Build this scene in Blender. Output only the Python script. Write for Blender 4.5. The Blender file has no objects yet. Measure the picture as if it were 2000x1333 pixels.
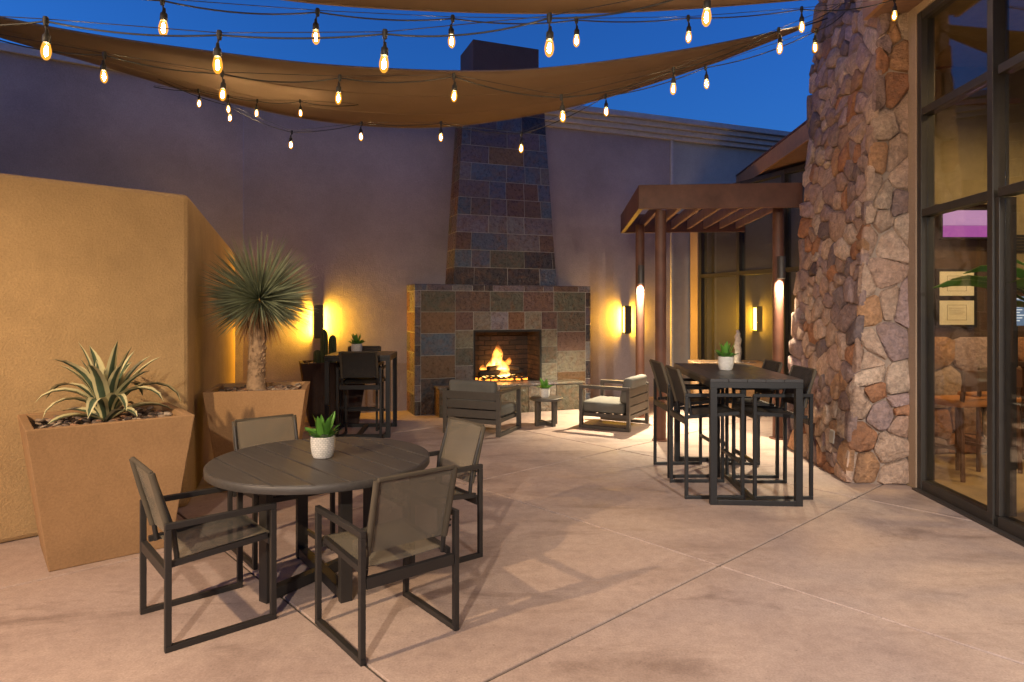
import bpy, math, random
from mathutils import Vector, Matrix
random.seed(7)
R = math.radians
sc = bpy.context.scene
COL = sc.collection

# ------------------------------------------------------------------ camera, sky, exposure
F, CX, HY, EYE = 1269.0, 1000.0, 606.0, 1.65          # focal length / centre / horizon of the photo (2000 px wide), eye height
cam_d = bpy.data.cameras.new('camera'); cam = bpy.data.objects.new('camera', cam_d); COL.objects.link(cam)
cam_d.sensor_width = 36; cam_d.lens = 36*F/2000; cam_d.shift_y = -(666.5-HY)/2000
cam_d.clip_start = 0.05; cam_d.clip_end = 2000
cam.location = (0, 0, EYE); cam.rotation_euler = (R(90), 0, 0)
sc.camera = cam
world = bpy.data.worlds.new('World'); sc.world = world; world.use_nodes = True
wn = world.node_tree.nodes; wl = world.node_tree.links
sky = wn.new('ShaderNodeTexSky'); sky.sky_type = 'NISHITA'; sky.sun_disc = False
sky.sun_elevation = R(.3); sky.sun_rotation = R(262); sky.ozone_density = 5.4; sky.air_density = 1.0; sky.dust_density = 0.3
SKY_STRENGTH = 1.0
wn['Background'].inputs['Strength'].default_value = SKY_STRENGTH
wl.new(sky.outputs[0], wn['Background'].inputs['Color'])
sc.view_settings.view_transform = 'Standard'; sc.view_settings.look = 'None'
sc.view_settings.exposure = 0.0; sc.view_settings.gamma = 1.0
sc.cycles.use_denoising = True
try: sc.cycles.denoiser = 'OPENIMAGEDENOISE'
except Exception: pass
sc.cycles.max_bounces = 8; sc.cycles.transparent_max_bounces = 16; sc.cycles.sample_clamp_indirect = 4.0
sc.cycles.caustics_reflective = False; sc.cycles.caustics_refractive = False
sc.cycles.volume_step_rate = 0.5

def P(px, py, Y):                    # photo pixel at a chosen depth
    return Vector(((px-CX)/F*Y, Y, EYE+(HY-py)/F*Y))
def G(px, py, z=0.0):                # photo pixel on a horizontal plane
    Y = (EYE-z)*F/(py-HY); return Vector(((px-CX)/F*Y, Y, z))

# ------------------------------------------------------------------ materials
MATS = {}
def nodes(name):
    m = bpy.data.materials.new(name); m.use_nodes = True
    nt = m.node_tree; return m, nt, nt.nodes['Principled BSDF'], nt.nodes['Material Output']
def link(nt, a, b): nt.links.new(a, b)
def noise(nt, scale, detail=4, rough=.55, vec=None, dist=0):
    n = nt.nodes.new('ShaderNodeTexNoise'); n.inputs['Scale'].default_value = scale
    n.inputs['Detail'].default_value = detail; n.inputs['Roughness'].default_value = rough; n.inputs['Distortion'].default_value = dist
    if vec is not None: link(nt, vec, n.inputs['Vector'])
    return n
def ramp(nt, fac, stops, interp='LINEAR'):
    r = nt.nodes.new('ShaderNodeValToRGB'); e = r.color_ramp.elements; r.color_ramp.interpolation = interp
    while len(e) < len(stops): e.new(0.5)
    for i, (p, c) in enumerate(stops):
        e[i].position = p; e[i].color = (*c, 1) if len(c) == 3 else c
    link(nt, fac, r.inputs[0]); return r
def mixc(nt, fac, a, b, mode='MIX'):
    m = nt.nodes.new('ShaderNodeMix'); m.data_type = 'RGBA'; m.blend_type = mode
    for sock, v in ((m.inputs[0], fac), (m.inputs[6], a), (m.inputs[7], b)):
        if hasattr(v, 'is_linked'): link(nt, v, sock)
        elif isinstance(v, (int, float)): sock.default_value = v
        else: sock.default_value = (*v, 1)
    return m.outputs[2]
def bump(nt, bsdf, h, strength, dist):
    b = nt.nodes.new('ShaderNodeBump'); b.inputs['Strength'].default_value = strength; b.inputs['Distance'].default_value = dist
    link(nt, h, b.inputs['Height']); link(nt, b.outputs[0], bsdf.inputs['Normal'])
def pos(nt): return nt.nodes.new('ShaderNodeNewGeometry').outputs['Position']
def rgb3(c, k): return tuple(x*k for x in c)

def m_stucco(name, c, k=1.0):
    m, nt, b, o = nodes(name); p = pos(nt)
    n1 = noise(nt, .9, 6, .6, p); n2 = noise(nt, 70, 5, .65, p); n3 = noise(nt, 7, 4, .6, p)
    c1 = ramp(nt, n1.outputs[0], [(.3, rgb3(c, .8)), (.7, rgb3(c, 1.1))]).outputs[0]
    c2 = mixc(nt, .3, c1, ramp(nt, n2.outputs[0], [(.35, (.45,)*3), (.65, (1.0,)*3)]).outputs[0], 'MULTIPLY')
    c3 = mixc(nt, .12, c2, ramp(nt, n3.outputs[0], [(.35, (.5,)*3), (.65, (1.0,)*3)]).outputs[0], 'MULTIPLY')
    link(nt, c3, b.inputs['Base Color']); b.inputs['Roughness'].default_value = .92
    b.inputs['Specular IOR Level'].default_value = .2
    add = nt.nodes.new('ShaderNodeMath'); add.operation = 'ADD'; link(nt, n2.outputs[0], add.inputs[0]); link(nt, n3.outputs[0], add.inputs[1])
    bump(nt, b, add.outputs[0], .55*k, .012); return m
def m_plain(name, c, rough=.5, metal=0, spec=.5, var=.12, scale=12, bmp=0, bscale=120):
    m, nt, b, o = nodes(name); p = pos(nt)
    n1 = noise(nt, scale, 5, .6, p)
    link(nt, ramp(nt, n1.outputs[0], [(.3, rgb3(c, 1-var)), (.7, rgb3(c, 1+var))]).outputs[0], b.inputs['Base Color'])
    b.inputs['Roughness'].default_value = rough; b.inputs['Metallic'].default_value = metal; b.inputs['Specular IOR Level'].default_value = spec
    if bmp: bump(nt, b, noise(nt, bscale, 4, .6, p).outputs[0], bmp, .004)
    return m
def m_emit(name, c, s):
    m, nt, b, o = nodes(name); b.inputs['Base Color'].default_value = (*rgb3(c, .5), 1)
    b.inputs['Emission Color'].default_value = (*c, 1); b.inputs['Emission Strength'].default_value = s; return m
def m_glass(name, tint=(1, 1, 1), ior=1.5, rough=0.0):
    m, nt, b, o = nodes(name); nt.nodes.remove(b)
    t = nt.nodes.new('ShaderNodeBsdfTransparent'); t.inputs[0].default_value = (*tint, 1)
    g = nt.nodes.new('ShaderNodeBsdfGlossy'); g.inputs['Roughness'].default_value = rough
    lw = nt.nodes.new('ShaderNodeLayerWeight'); lw.inputs[0].default_value = .5        # Schlick reflectance, the same on both faces of the pane
    pw = nt.nodes.new('ShaderNodeMath'); pw.operation = 'POWER'; pw.inputs[1].default_value = 4.5; link(nt, lw.outputs['Facing'], pw.inputs[0])
    f = nt.nodes.new('ShaderNodeMath'); f.operation = 'MULTIPLY_ADD'; r0 = ((ior-1)/(ior+1))**2; f.inputs[1].default_value = 1-r0; f.inputs[2].default_value = r0; link(nt, pw.outputs[0], f.inputs[0])
    mx = nt.nodes.new('ShaderNodeMixShader'); link(nt, f.outputs[0], mx.inputs[0]); link(nt, t.outputs[0], mx.inputs[1]); link(nt, g.outputs[0], mx.inputs[2])
    link(nt, mx.outputs[0], o.inputs[0]); return m
def m_coated():                      # reflective coated glazing over a dark blind
    m, nt, b, o = nodes('coated_pane'); b.inputs['Base Color'].default_value = (.018, .017, .015, 1); b.inputs['Roughness'].default_value = .6
    g = nt.nodes.new('ShaderNodeBsdfGlossy'); g.inputs['Roughness'].default_value = 0.0; g.inputs[0].default_value = (.85, .9, .8, 1)
    mx = nt.nodes.new('ShaderNodeMixShader'); mx.inputs[0].default_value = .26
    link(nt, b.outputs[0], mx.inputs[1]); link(nt, g.outputs[0], mx.inputs[2]); link(nt, mx.outputs[0], o.inputs[0]); return m
def m_concrete():
    m, nt, b, o = nodes('stained_concrete'); p = pos(nt)
    mp = nt.nodes.new('ShaderNodeMapping'); mp.inputs['Rotation'].default_value = (0, 0, R(25)); mp.inputs['Scale'].default_value = (.55, 1.5, 1); link(nt, p, mp.inputs[0])
    n1 = noise(nt, .55, 7, .62, p, .6); n2 = noise(nt, 2.2, 8, .66, mp.outputs[0], .5); n3 = noise(nt, 90, 4, .6, p); n4 = noise(nt, 14, 6, .7, p)
    c1 = ramp(nt, n1.outputs[0], [(.3, (.39, .295, .26)), (.5, (.47, .365, .32)), (.7, (.53, .42, .36))]).outputs[0]
    st = ramp(nt, n2.outputs[0], [(.3, (.62, .58, .57)), (.46, (.93, .91, .91)), (.7, (1.05, 1.03, 1.0))]).outputs[0]
    c2 = mixc(nt, .6, c1, st, 'MULTIPLY')
    c3 = mixc(nt, .35, c2, ramp(nt, n4.outputs[0], [(.35, (.62, .6, .6)), (.6, (1.05,)*3)]).outputs[0], 'MULTIPLY')
    n5 = noise(nt, .9, 9, .72, mp.outputs[0], 1.5)
    c3 = mixc(nt, .75, c3, ramp(nt, n5.outputs[0], [(.3, (.45, .41, .4)), (.46, (1,)*3)]).outputs[0], 'MULTIPLY')
    c3 = mixc(nt, .5, c3, ramp(nt, noise(nt, 38, 3, .5, p).outputs[0], [(.27, (.45,)*3), (.34, (1,)*3)]).outputs[0], 'MULTIPLY')
    c4 = mixc(nt, .45, c3, ramp(nt, n3.outputs[0], [(.35, (.6,)*3), (.65, (1.1,)*3)]).outputs[0], 'MULTIPLY')
    link(nt, c4, b.inputs['Base Color'])
    link(nt, ramp(nt, n2.outputs[0], [(.3, (.5,)*3), (.7, (.74,)*3)]).outputs[0], b.inputs['Roughness'])
    b.inputs['Specular IOR Level'].default_value = .35
    bump(nt, b, n3.outputs[0], .16, .006); return m
def m_objcol(name, rust, rough, bscale, bstr, mott=.55, bdist=.02):
    """colour from the object's own colour, mottled with a second mineral colour"""
    m, nt, b, o = nodes(name); oi = nt.nodes.new('ShaderNodeObjectInfo')
    ad = nt.nodes.new('ShaderNodeVectorMath'); ad.operation = 'ADD'; link(nt, pos(nt), ad.inputs[0])
    ml = nt.nodes.new('ShaderNodeMath'); ml.operation = 'MULTIPLY'; ml.inputs[1].default_value = 60; link(nt, oi.outputs['Random'], ml.inputs[0])
    link(nt, ml.outputs[0], ad.inputs[1]); v = ad.outputs[0]
    n1 = noise(nt, 5, 7, .65, v, 1.2); n2 = noise(nt, 22, 6, .7, v, .5); n3 = noise(nt, bscale, 6, .65, v)
    c0 = mixc(nt, ramp(nt, n1.outputs[0], [(.45, (0,)*3), (.72, (mott,)*3)]).outputs[0], oi.outputs['Color'], rust)
    c1 = mixc(nt, .75, c0, ramp(nt, n2.outputs[0], [(.3, (.38, .38, .4)), (.68, (1.3, 1.26, 1.22))]).outputs[0], 'MULTIPLY')
    link(nt, c1, b.inputs['Base Color']); b.inputs['Specular IOR Level'].default_value = .4
    link(nt, ramp(nt, n2.outputs[0], [(.3, (rough-.12,)*3), (.7, (rough+.12,)*3)]).outputs[0], b.inputs['Roughness'])
    bump(nt, b, n3.outputs[0], bstr, bdist); return m
def m_fabric(name, c, see=0.0, weave=500):
    m, nt, b, o = nodes(name); p = pos(nt)
    n1 = noise(nt, 3, 4, .6, p); n2 = noise(nt, weave, 2, .5, p)
    c1 = ramp(nt, n1.outputs[0], [(.3, rgb3(c, .85)), (.7, rgb3(c, 1.12))]).outputs[0]
    link(nt, mixc(nt, .3, c1, ramp(nt, n2.outputs[0], [(.35, (.5,)*3), (.65, (1.1,)*3)]).outputs[0], 'MULTIPLY'), b.inputs['Base Color'])
    b.inputs['Roughness'].default_value = .85; b.inputs['Specular IOR Level'].default_value = .2
    bump(nt, b, n2.outputs[0], .25, .002)
    if see:
        t = nt.nodes.new('ShaderNodeBsdfTransparent'); mx = nt.nodes.new('ShaderNodeMixShader'); mx.inputs[0].default_value = see
        link(nt, b.outputs[0], mx.inputs[1]); link(nt, t.outputs[0], mx.inputs[2]); link(nt, mx.outputs[0], o.inputs[0])
    return m
def m_sail():
    m, nt, b, o = nodes('sail_cloth'); p = pos(nt); c = (.235, .165, .115)
    n1 = noise(nt, 1.5, 5, .6, p)
    cc = ramp(nt, n1.outputs[0], [(.3, rgb3(c, .9)), (.7, rgb3(c, 1.08))]).outputs[0]
    link(nt, cc, b.inputs['Base Color']); b.inputs['Roughness'].default_value = .9; b.inputs['Specular IOR Level'].default_value = .1
    t = nt.nodes.new('ShaderNodeBsdfTranslucent'); link(nt, cc, t.inputs[0])
    mx = nt.nodes.new('ShaderNodeMixShader'); mx.inputs[0].default_value = .12
    link(nt, b.outputs[0], mx.inputs[1]); link(nt, t.outputs[0], mx.inputs[2]); link(nt, mx.outputs[0], o.inputs[0]); return m
def m_wood(name, c, axis='Y', rough=.5):
    m, nt, b, o = nodes(name); tc = nt.nodes.new('ShaderNodeTexCoord'); mp = nt.nodes.new('ShaderNodeMapping')
    mp.inputs['Scale'].default_value = {'X': (1.5, 22, 22), 'Y': (22, 1.5, 22), 'Z': (22, 22, 1.5)}[axis]
    link(nt, tc.outputs['Object'], mp.inputs[0]); n1 = noise(nt, 2.2, 6, .65, mp.outputs[0], .8)
    link(nt, ramp(nt, n1.outputs[0], [(.3, rgb3(c, .7)), (.7, rgb3(c, 1.25))]).outputs[0], b.inputs['Base Color'])
    b.inputs['Roughness'].default_value = rough; bump(nt, b, n1.outputs[0], .15, .004); return m
def m_leaf(name, c, edge=None, ew=.27):
    m, nt, b, o = nodes(name); tc = nt.nodes.new('ShaderNodeTexCoord'); sp = nt.nodes.new('ShaderNodeSeparateXYZ'); link(nt, tc.outputs['UV'], sp.inputs[0])
    n1 = noise(nt, 9, 4, .6, pos(nt))
    cc = ramp(nt, n1.outputs[0], [(.3, rgb3(c, .7)), (.7, rgb3(c, 1.3))]).outputs[0]
    if edge:
        n2 = noise(nt, 14, 2, .5, pos(nt))
        s = nt.nodes.new('ShaderNodeMath'); s.operation = 'SUBTRACT'; s.inputs[1].default_value = .5; link(nt, sp.outputs[0], s.inputs[0])
        a = nt.nodes.new('ShaderNodeMath'); a.operation = 'ABSOLUTE'; link(nt, s.outputs[0], a.inputs[0])
        ad = nt.nodes.new('ShaderNodeMath'); ad.operation = 'MULTIPLY_ADD'; link(nt, n2.outputs[0], ad.inputs[0]); ad.inputs[1].default_value = .12; link(nt, a.outputs[0], ad.inputs[2])
        f = ramp(nt, ad.outputs[0], [(ew+.03, (0,)*3), (ew+.08, (1,)*3)]).outputs[0]
        cc = mixc(nt, f, cc, edge)
    link(nt, cc, b.inputs['Base Color']); b.inputs['Roughness'].default_value = .45; b.inputs['Specular IOR Level'].default_value = .35
    t = nt.nodes.new('ShaderNodeBsdfTranslucent'); link(nt, cc, t.inputs[0]); mx = nt.nodes.new('ShaderNodeMixShader'); mx.inputs[0].default_value = .15
    link(nt, b.outputs[0], mx.inputs[1]); link(nt, t.outputs[0], mx.inputs[2]); link(nt, mx.outputs[0], o.inputs[0]); return m
def m_pot():
    m, nt, b, o = nodes('woven_white_ceramic'); tc = nt.nodes.new('ShaderNodeTexCoord'); mp = nt.nodes.new('ShaderNodeMapping')
    mp.inputs['Scale'].default_value = (26, 11, 1); link(nt, tc.outputs['UV'], mp.inputs[0])
    br = nt.nodes.new('ShaderNodeTexBrick'); br.inputs['Scale'].default_value = 1; br.inputs['Mortar Size'].default_value = .09; br.inputs['Mortar Smooth'].default_value = .6
    br.inputs['Brick Width'].default_value = 1.2; br.inputs['Row Height'].default_value = 1; link(nt, mp.outputs[0], br.inputs['Vector'])
    br.inputs['Color1'].default_value = (.74, .72, .68, 1); br.inputs['Color2'].default_value = (.6, .59, .56, 1); br.inputs['Mortar'].default_value = (.34, .33, .32, 1)
    link(nt, br.outputs[0], b.inputs['Base Color']); b.inputs['Roughness'].default_value = .55
    iv = nt.nodes.new('ShaderNodeMath'); iv.operation = 'SUBTRACT'; iv.inputs[0].default_value = 1; link(nt, br.outputs['Fac'], iv.inputs[1])
    bump(nt, b, iv.outputs[0], .6, .004); return m
def m_bulb():
    m, nt, b, o = nodes('bulb_glass'); nt.nodes.remove(b)
    t = nt.nodes.new('ShaderNodeBsdfTransparent'); t.inputs[0].default_value = (1, .82, .5, 1)
    e = nt.nodes.new('ShaderNodeEmission'); e.inputs[0].default_value = (1, .42, .05, 1); e.inputs[1].default_value = 1.9
    mx = nt.nodes.new('ShaderNodeMixShader'); mx.inputs[0].default_value = .45
    link(nt, t.outputs[0], mx.inputs[1]); link(nt, e.outputs[0], mx.inputs[2]); link(nt, mx.outputs[0], o.inputs[0]); return m
def m_flame():
    m, nt, b, o = nodes('flame'); nt.nodes.remove(b)
    tc = nt.nodes.new('ShaderNodeTexCoord'); sp = nt.nodes.new('ShaderNodeSeparateXYZ'); link(nt, tc.outputs['Generated'], sp.inputs[0])
    n = noise(nt, 9, 3, .6, pos(nt), 1.0)
    r = ramp(nt, n.outputs[0], [(.36, (0,)*3), (.62, (1,)*3)])
    cr = ramp(nt, sp.outputs[2], [(0, (1, .62, .2)), (.45, (1, .42, .07)), (1, (1, .2, .015))])
    st = ramp(nt, sp.outputs[2], [(0, (1,)*3), (.5, (.6,)*3), (1, (.12,)*3)])
    mu = nt.nodes.new('ShaderNodeMath'); mu.operation = 'MULTIPLY'; link(nt, r.outputs[0], mu.inputs[0]); link(nt, st.outputs[0], mu.inputs[1])
    m2 = nt.nodes.new('ShaderNodeMath'); m2.operation = 'MULTIPLY'; m2.inputs[1].default_value = 70; link(nt, mu.outputs[0], m2.inputs[0])
    e = nt.nodes.new('ShaderNodeEmission'); link(nt, cr.outputs[0], e.inputs[0]); link(nt, m2.outputs[0], e.inputs[1])
    link(nt, e.outputs[0], o.inputs['Volume']); return m

M = dict(
    concrete=m_concrete(), subsoil=m_plain('joint_filler', (.10, .08, .068), .9, bmp=.3),
    tan=m_stucco('tan_stucco', (.52, .36, .185)), brown=m_stucco('brown_stucco', (.38, .325, .33)), grey=m_stucco('grey_stucco', (.44, .44, .42)),
    planter=m_stucco('tan_planter', (.40, .245, .125), .45), dplanter=m_stucco('dark_planter', (.075, .05, .042), .4), capst=m_stucco('cap_stucco', (.16, .105, .09), .6),
    cornice=m_plain('cornice_paint', (.46, .44, .43), .6), slate=m_objcol('slate', (.15, .078, .04), .32, 9, 1.0, .8, .04), grout=m_plain('pale_grout', (.36, .345, .31), .9),
    stone=m_objcol('field_stone', (.36, .22, .15), .85, 15, 1.0, .55, .05), mortar=m_plain('mortar', (.33, .255, .205), .95, bmp=.6, bscale=60),
    metal=m_plain('bronze_aluminium', (.022, .0195, .018), .48, 0, .5, .1), charcoal=m_plain('charcoal_aluminium', (.011, .011, .012), .42), lounge=m_plain('taupe_aluminium', (.055, .048, .042), .5),
    sling=m_fabric('taupe_sling', (.2, .175, .135), .36), dsling=m_fabric('dark_sling', (.05, .046, .043), .15), cushion=m_fabric('grey_cushion', (.12, .12, .112)), hem=m_fabric('sling_hem', (.09, .075, .055)),
    top=m_wood('table_slat', (.055, .05, .047), 'X', .5), btop=m_wood('bar_slat', (.035, .034, .036), 'Y', .4),
    sail=m_sail(), cable=m_plain('black_cable', (.012, .011, .01), .6), wire=m_plain('steel_wire', (.03, .03, .032), .5, .2), bulb=m_bulb(), filament=m_emit('filament', (1, .83, .64), 1100),
    rust=m_plain('rust_steel', (.115, .05, .033), .55, 0, .4, .25, 5, .2), raft=m_plain('rafter_paint', (.22, .125, .085), .6, var=.2), fascia=m_plain('fascia_paint', (.36, .19, .09), .6),
    frame=m_plain('window_frame', (.034, .03, .026), .45), trim=m_stucco('beige_trim', (.42, .31, .22), .6), glass=m_glass('door_glass', (.9, .9, .86), 1.7),
    winglass=m_coated(), dark=m_plain('soot_and_gap_shade', (.012, .011, .01), .8), lampmetal=m_plain('lamp_metal', (.05, .043, .038), .45),
    sconce=m_emit('sconce_diffuser', (1, .55, .08), 14), lamp=m_emit('lamp_lens', (1, .78, .5), 30), brick=m_objcol('fire_brick', (.05, .03, .022), .85, 20, .4), log=m_plain('charred_log', (.03, .022, .018), .9, bmp=.8, bscale=40),
    flame=m_flame(), ember=m_emit('ember', (1, .28, .03), 3), rock=m_objcol('river_rock', (.28, .2, .15), .7, 30, .3), soil=m_plain('soil', (.05, .037, .03), .95, bmp=.8, bscale=50),
    agave=m_leaf('agave_leaf', (.075, .115, .07), (.62, .58, .33), .23), spine=m_plain('agave_spine', (.06, .03, .02), .6), yucca=m_leaf('yucca_leaf', (.22, .26, .17)), dry=m_plain('dry_leaf', (.26, .15, .075), .9), trunk=m_plain('yucca_trunk', (.33, .23, .15), .95, 0, .1, .4, 22, 1.0, 45),
    sansev=m_leaf('pot_leaf', (.09, .24, .035)), banana=m_leaf('broad_leaf', (.05, .16, .03), (.2, .3, .1), .44), cactus=m_plain('cactus_skin', (.05, .085, .04), .7, var=.3, bmp=.3), wcactus=m_plain('pale_cactus', (.62, .57, .5), .9, var=.25, scale=30, bmp=.8, bscale=60), pot=m_pot(),
    wood=m_wood('stool_wood', (.09, .04, .02), 'Z', .4), seat=m_plain('orange_leather', (.42, .17, .045), .4), panel=m_wood('wood_panel', (.07, .04, .024), 'X', .5), beige=m_plain('interior_paint', (.18, .145, .08), .8), ifloor=m_plain('interior_floor', (.36, .26, .14), .35, var=.3, scale=3),
    paper=m_plain('paper', (.75, .7, .55), .8, var=.04), ink=m_plain('ink', (.05, .05, .05), .7), purple=m_emit('purple_screen', (.4, .1, .6), .55), violet=m_emit('violet_screen', (.5, .3, .75), .6), blue=m_emit('blue_screen', (.12, .22, .42), .7), whitetext=m_emit('screen_text', (.7, .8, .95), 1.0), black=m_plain('black_plastic', (.01, .01, .01), .4), outlet=m_plain('outlet_cover', (.3, .28, .25), .5))

# ------------------------------------------------------------------ mesh helpers
class MB:
    def __init__(s): s.v = []; s.f = []; s.uv = []
    def add(s, vs, fs):
        n = len(s.v); s.v += [Vector(v) for v in vs]; s.f += [tuple(i+n for i in f) for f in fs]; return s
    def hexa(s, c):                                            # 8 corners: bottom loop, top loop
        return s.add(c, [(3, 2, 1, 0), (4, 5, 6, 7), (0, 1, 5, 4), (1, 2, 6, 5), (2, 3, 7, 6), (3, 0, 4, 7)])
    def box(s, x0, x1, y0, y1, z0, z1):
        return s.hexa([(x0, y0, z0), (x1, y0, z0), (x1, y1, z0), (x0, y1, z0), (x0, y0, z1), (x1, y0, z1), (x1, y1, z1), (x0, y1, z1)])
    def beam(s, a, b, w, h, up=(0, 0, 1)):                     # bar from a to b, w sideways, h along up
        a, b = Vector(a), Vector(b); d = (b-a).normalized(); u = Vector(up)
        if abs(d.dot(u)) > .98: u = Vector((0, 1, 0))
        r = d.cross(u).normalized(); u = r.cross(d); r = r*w/2; u = u*h/2
        return s.hexa([a-r-u, a+r-u, b+r-u, b-r-u, a-r+u, a+r+u, b+r+u, b-r+u])
    def tube(s, pts, rad, n=8, caps=True):
        pts = [Vector(p) for p in pts]; rr = rad if isinstance(rad, (list, tuple)) else [rad]*len(pts); base = len(s.v); ref = None
        for i, p in enumerate(pts):
            d = (pts[min(i+1, len(pts)-1)]-pts[max(i-1, 0)]).normalized()
            if ref is None: ref = d.orthogonal().normalized()
            ref = (ref-d*ref.dot(d)).normalized(); q = d.cross(ref)
            for k in range(n):
                a = 2*math.pi*k/n; s.v.append(p+(ref*math.cos(a)+q*math.sin(a))*rr[i])
        for i in range(len(pts)-1):
            for k in range(n):
                a = base+i*n+k; b2 = base+i*n+(k+1) % n; s.f.append((a, b2, b2+n, a+n))
        if caps:
            s.f.append(tuple(base+k for k in range(n))[::-1]); s.f.append(tuple(base+(len(pts)-1)*n+k for k in range(n)))
        return s
    def lathe(s, prof, n=24, c=(0, 0, 0), uv=False):
        base = len(s.v); c = Vector(c)
        for r, z in prof:
            for k in range(n): a = 2*math.pi*k/n; s.v.append(c+Vector((r*math.cos(a), r*math.sin(a), z)))
        for i in range(len(prof)-1):
            for k in range(n):
                s.f.append((base+i*n+k, base+i*n+(k+1) % n, base+(i+1)*n+(k+1) % n, base+(i+1)*n+k))
        return s
    def build(s, name, mat, parent=None, smooth=False, bevel=0, uvf=None):
        me = bpy.data.meshes.new(name); me.from_pydata([tuple(v) for v in s.v], [], s.f); me.update()
        if uvf:
            ul = me.uv_layers.new(name='UV')
            for l in me.loops: ul.data[l.index].uv = uvf[l.vertex_index]
        if smooth:
            for p in me.polygons: p.use_smooth = True
            me.set_sharp_from_angle(angle=R(50))
        me.materials.append(M[mat] if isinstance(mat, str) else mat)
        o = bpy.data.objects.new(name, me); COL.objects.link(o)
        if parent is not None: o.parent = parent
        if bevel:
            b = o.modifiers.new('Bevel', 'BEVEL'); b.width = bevel; b.segments = 2; b.limit_method = 'ANGLE'
        return o
def tag(o, label, cat, group=None):
    o['label'] = label; o['category'] = cat
    if group: o['group'] = group
    return o
def thing(name, label, cat, loc=(0, 0, 0), rz=0, group=None):
    o = bpy.data.objects.new(name, None); COL.objects.link(o); o.location = loc; o.rotation_euler = (0, 0, rz); o.empty_display_size = .1
    return tag(o, label, cat, group)
def structure(o): o['kind'] = 'structure'; return o
def copy_tree(o, parent=None):
    c = o.copy(); COL.objects.link(c)
    if parent is not None: c.parent = parent
    for ch in list(o.children): copy_tree(ch, c)
    return c
def place(proto, used, loc, rz, label, group):
    o = proto if not used else copy_tree(proto)
    used.append(1); o.location = loc; o.rotation_euler = (0, 0, rz); o['label'] = label; o['group'] = group; return o
def light(name, kind, loc, power, color, parent=None, size=.05, target=None, spot=None, blend=.5):
    d = bpy.data.lights.new(name, kind); d.energy = power; d.color = color
    if kind == 'AREA': d.size = size
    else: d.shadow_soft_size = size
    if spot: d.spot_size = R(spot); d.spot_blend = blend
    o = bpy.data.objects.new(name, d); COL.objects.link(o); o.location = loc
    if target is not None: o.rotation_euler = (Vector(target)-Vector(loc)).to_track_quat('-Z', 'Y').to_euler()
    if parent is not None: o.parent = parent
    return o
def quad_tile(q, u0, u1, v0, v1, gap, thick, name, mat, parent, color=None):
    """a slab lying on the quad q (bl, br, tr, tl), proud of it by thick"""
    bl, br, tr, tl = [Vector(p) for p in q]; nrm = (br-bl).cross(tl-bl).normalized()
    w = ((br-bl).length+(tr-tl).length)/2; h = (tl-bl).length; gu = gap/w/2; gv = gap/h/2
    def at(u, v): return (bl.lerp(br, u)).lerp(tl.lerp(tr, u), v)
    c = [at(u0+gu, v0+gv), at(u1-gu, v0+gv), at(u1-gu, v1-gv), at(u0+gu, v1-gv)]
    e = min(.004, thick*.4); cc = [at(u0+gu*2, v0+gv*2), at(u1-gu*2, v0+gv*2), at(u1-gu*2, v1-gv*2), at(u0+gu*2, v1-gv*2)]
    mb = MB(); mb.add([p for p in c]+[p+nrm*(thick-e) for p in c]+[p+nrm*thick for p in cc],
        [(0, 1, 5, 4), (1, 2, 6, 5), (2, 3, 7, 6), (3, 0, 4, 7), (4, 5, 9, 8), (5, 6, 10, 9), (6, 7, 11, 10), (7, 4, 8, 11), (8, 9, 10, 11)])
    o = mb.build(name, mat, parent)
    if color: o.color = (*color, 1)
    return o

# ------------------------------------------------------------------ ground and floor slabs
g = MB().box(-150, 150, -150, 150, -.3, -.022).build('ground', 'subsoil'); structure(g)
fl = MB().box(-14, 16, -6, 20, -.021, -.012).build('patio_floor', 'subsoil'); structure(fl)
A_DIR = Vector((math.cos(R(42)), math.sin(R(42)))); N_DIR = Vector((-A_DIR.y, A_DIR.x))
a_off = [3.798+k*2.28 for k in range(-5, 6)]; n_off = [2.225+k*2.66 for k in range(-4, 6)]
for i in range(len(a_off)-1):
    for j in range(len(n_off)-1):
        ctr = A_DIR*(a_off[i]+1.14)+N_DIR*(n_off[j]+1.33)
        if not (-8 < ctr.x < 9 and -3 < ctr.y < 15): continue
        gp = .009; cs = []
        for (da, dn) in ((0, 0), (1, 0), (1, 1), (0, 1)):
            p = A_DIR*(a_off[i+da]+(gp if da == 0 else -gp))+N_DIR*(n_off[j+dn]+(gp if dn == 0 else -gp)); cs.append(p)
        mid = sum(cs, Vector((0, 0)))/4
        ins = [p+(mid-p).normalized()*.004 for p in cs]
        mb = MB().add([(p.x, p.y, -.0115) for p in cs]+[(p.x, p.y, -.004) for p in cs]+[(p.x, p.y, 0) for p in ins],
            [(0, 1, 5, 4), (1, 2, 6, 5), (2, 3, 7, 6), (3, 0, 4, 7), (4, 5, 9, 8), (5, 6, 10, 9), (6, 7, 11, 10), (7, 4, 8, 11), (8, 9, 10, 11)])
        mb.build('slab', 'concrete', fl)

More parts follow.
